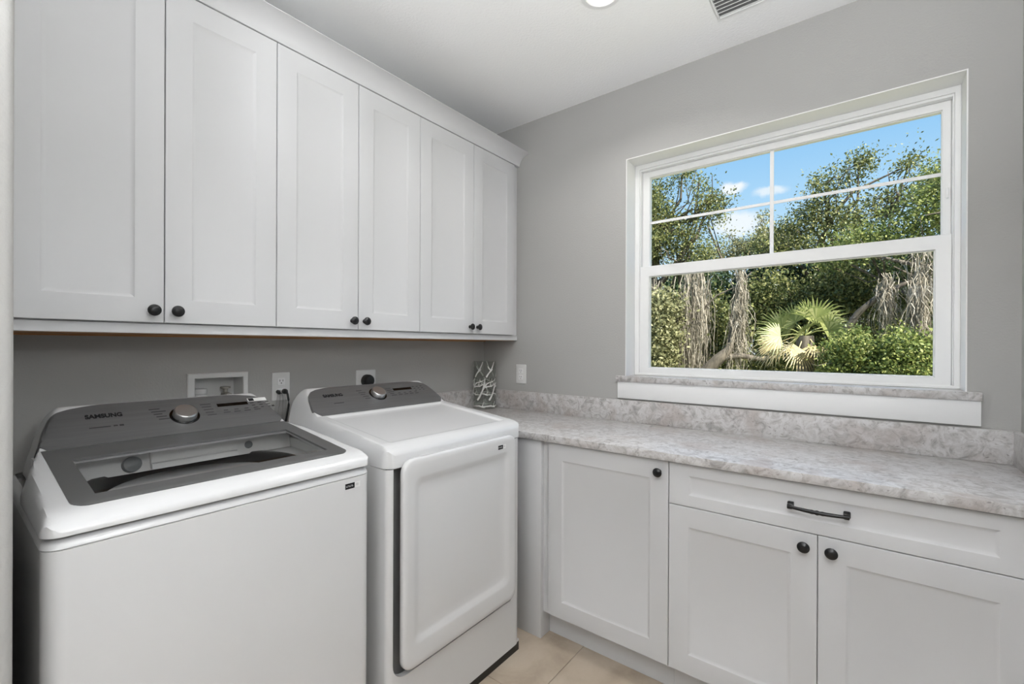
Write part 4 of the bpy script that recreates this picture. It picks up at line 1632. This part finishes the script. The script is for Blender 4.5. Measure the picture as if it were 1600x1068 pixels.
# middle layer shrubs
for i, (x, y, z, rx, rz, mt, lab) in enumerate([
        (-3.3, 9.0, 0.6, 0.9, 1.1, 'leaf_olive', 'olive shrub below the left oak, outermost'),
        (-1.75, 7.9, 1.45, 0.42, 0.75, 'leaf_olive', 'olive shrub in front of the moss at the left window edge'),
        (-1.9, 9.2, 0.9, 0.8, 1.1, 'leaf_olive', 'olive shrub behind the moss curtain'),
        (-0.9, 9.2, 1.2, 0.7, 1.1, 'leaf_oak', 'mid-green shrub right of the moss curtain'),
        (0.1, 10.2, 1.8, 0.9, 1.3, 'leaf_oak', 'tall mid-green shrub left of the palm'),
        (1.5, 10.4, 2.1, 0.9, 1.2, 'leaf_oak', 'tall mid-green shrub above the palm'),
        (2.9, 9.6, 1.6, 0.9, 1.4, 'leaf_oak', 'tall mid-green shrub at the right window edge')]):
    tree('shrub', lab, 'shrub', (x, y + 0.3, GZ0), (x, y + 0.2, z), 0.06, [((x, y, z - 0.3), (rx, 0.6, rz), 95, 52), ((x + 0.15, y - 0.2, z + 0.5), (rx * 0.85, 0.5, rz * 0.7), 60, 48)], mt, 0.085, group='shrubs outside the window')
# bright foreground bushes
for i, (x, y, z, rx, rz, lab) in enumerate([
        (1.80, 6.9, 1.05, 0.42, 0.50, 'bright green leafy bush right beside the palm'),
        (2.42, 6.7, 1.05, 0.38, 0.46, 'bright green leafy bush at the lower right of the window'),
        (3.15, 6.9, 1.0, 0.45, 0.6, 'bright green leafy bush just past the right window edge')]):
    tree('leafy_bush', lab, 'bush', (x, y + 0.1, GZ0), (x, y + 0.1, z), 0.05, [((x, y, z), (rx, 0.45, rz), 110, 60), ((x + 0.1, y, z - 0.8), (rx * 1.2, 0.5, 0.6), 70, 46)], 'leaf_bright', 0.052, spread=0.085, ratio=0.62, group='bright bushes outside the window')
# dark leaning trunk
t = thing('leaning_trunk', 'dark leaning tree trunk below the hanging moss', 'tree trunk', (-1.5, 8.3, GZ0))
bm = BM()
tube(bm, [(-1.65, 8.4, GZ0), (-1.20, 8.2, 0.1), (-0.85, 8.1, 0.68), (-0.50, 8.1, 1.05), (-0.30, 8.1, 1.25), (-0.24, 8.15, 1.6), (-0.28, 8.3, 2.2)], [0.17, 0.15, 0.14, 0.12, 0.09, 0.06, 0.03], 10)
tube(bm, [(-0.50, 8.1, 1.05), (-0.1, 8.15, 1.12), (0.25, 8.3, 1.05), (0.5, 8.5, 1.1)], [0.08, 0.06, 0.05, 0.03], 8)
part('trunk', bm, 'bark', t, 60)


# fan palm: every frond is a part
def palm(label, base, head, fr, group=None):
    t = thing('fan_palm', label, 'palm', base)
    bm = BM()
    n = 8
    tube(bm, [tuple(np.array(base) * (1 - k / n) + np.array(head) * (k / n)) for k in range(n + 1)], [0.13 + 0.015 * (k % 2) for k in range(n + 1)], 12)
    part('trunk', bm, 'bark', t, 60)
    for az, el, st, rad, dry, tw in fr:
        d = Vector((math.cos(az) * math.cos(el), math.sin(az) * math.cos(el), math.sin(el)))
        sidev = d.cross(Vector((tw, -1.0, 0.25))).normalized()
        upv = sidev.cross(d).normalized()
        hub = Vector(head) + d * st + Vector((0, 0, -0.06 * st))
        bm = BM()
        tube(bm, [Vector(head), Vector(head) + d * st * 0.5 + Vector((0, 0, 0.02)), hub], [0.014, 0.011, 0.009], 6)
        stem = part('frond', bm, 'leaf_palm_dry' if dry else 'leaf_palm', t, 60)
        P = []
        ns = 20
        for k in range(ns):
            a = (k / (ns - 1) - 0.5) * math.radians(175)
            dirv = d * math.cos(a) + sidev * math.sin(a)
            L = rad * (0.72 + 0.28 * math.cos(a * 0.8)) * random.uniform(0.9, 1.05)
            pts = []
            for q in (0.0, 0.45, 0.8, 1.0):
                droop = -0.22 * L * q ** 2.4 * (1.6 if dry else 1.0) * random.uniform(0.7, 1.2)
                pts.append(hub + dirv * (L * q) + Vector((0, 0, droop)) + upv * (0.10 * L * abs(math.sin(a)) * q))
            wv = dirv.cross(upv).normalized()
            for (p, q, w0, w1) in ((pts[0], pts[1], 0.004, 0.021), (pts[1], pts[2], 0.021, 0.012), (pts[2], pts[3], 0.012, 0.002)):
                w0, w1 = w0 * rad / 0.6, w1 * rad / 0.6
                P.append([p - wv * w0, p + wv * w0, q + wv * w1, q - wv * w1])
        o = quad_mesh('blade', np.array([[tuple(v) for v in q] for q in P]), 'leaf_palm_dry' if dry else 'leaf_palm', stem)
        o.parent = stem
        del o['kind']
    return t


fr = [(-0.1, 1.10, 0.34, 0.52, False, 0.35), (3.0, 1.05, 0.30, 0.46, False, -0.5), (2.95, 0.45, 0.40, 0.50, False, -0.9), (-0.35, 0.30, 0.38, 0.42, False, 0.9), (-1.6, 0.35, 0.24, 0.40, False, 0.1),
      (-2.6, 0.05, 0.40, 0.42, False, -0.9), (1.3, 1.0, 0.35, 0.5, False, 1.2), (2.2, 0.6, 0.38, 0.5, False, -1.3), (0.7, 0.5, 0.36, 0.5, False, 1.3),
      (-2.5, -0.45, 0.36, 0.44, True, -1.2), (3.1, -0.25, 0.44, 0.46, True, -0.8), (-1.9, -0.75, 0.28, 0.40, True, 0.6), (-0.8, -0.6, 0.30, 0.40, True, 1.1)]
palm('sunlit fan palm with spread yellow-green fronds outside the window', (1.12, 7.3, GZ0), (1.12, 7.2, 1.50), fr)
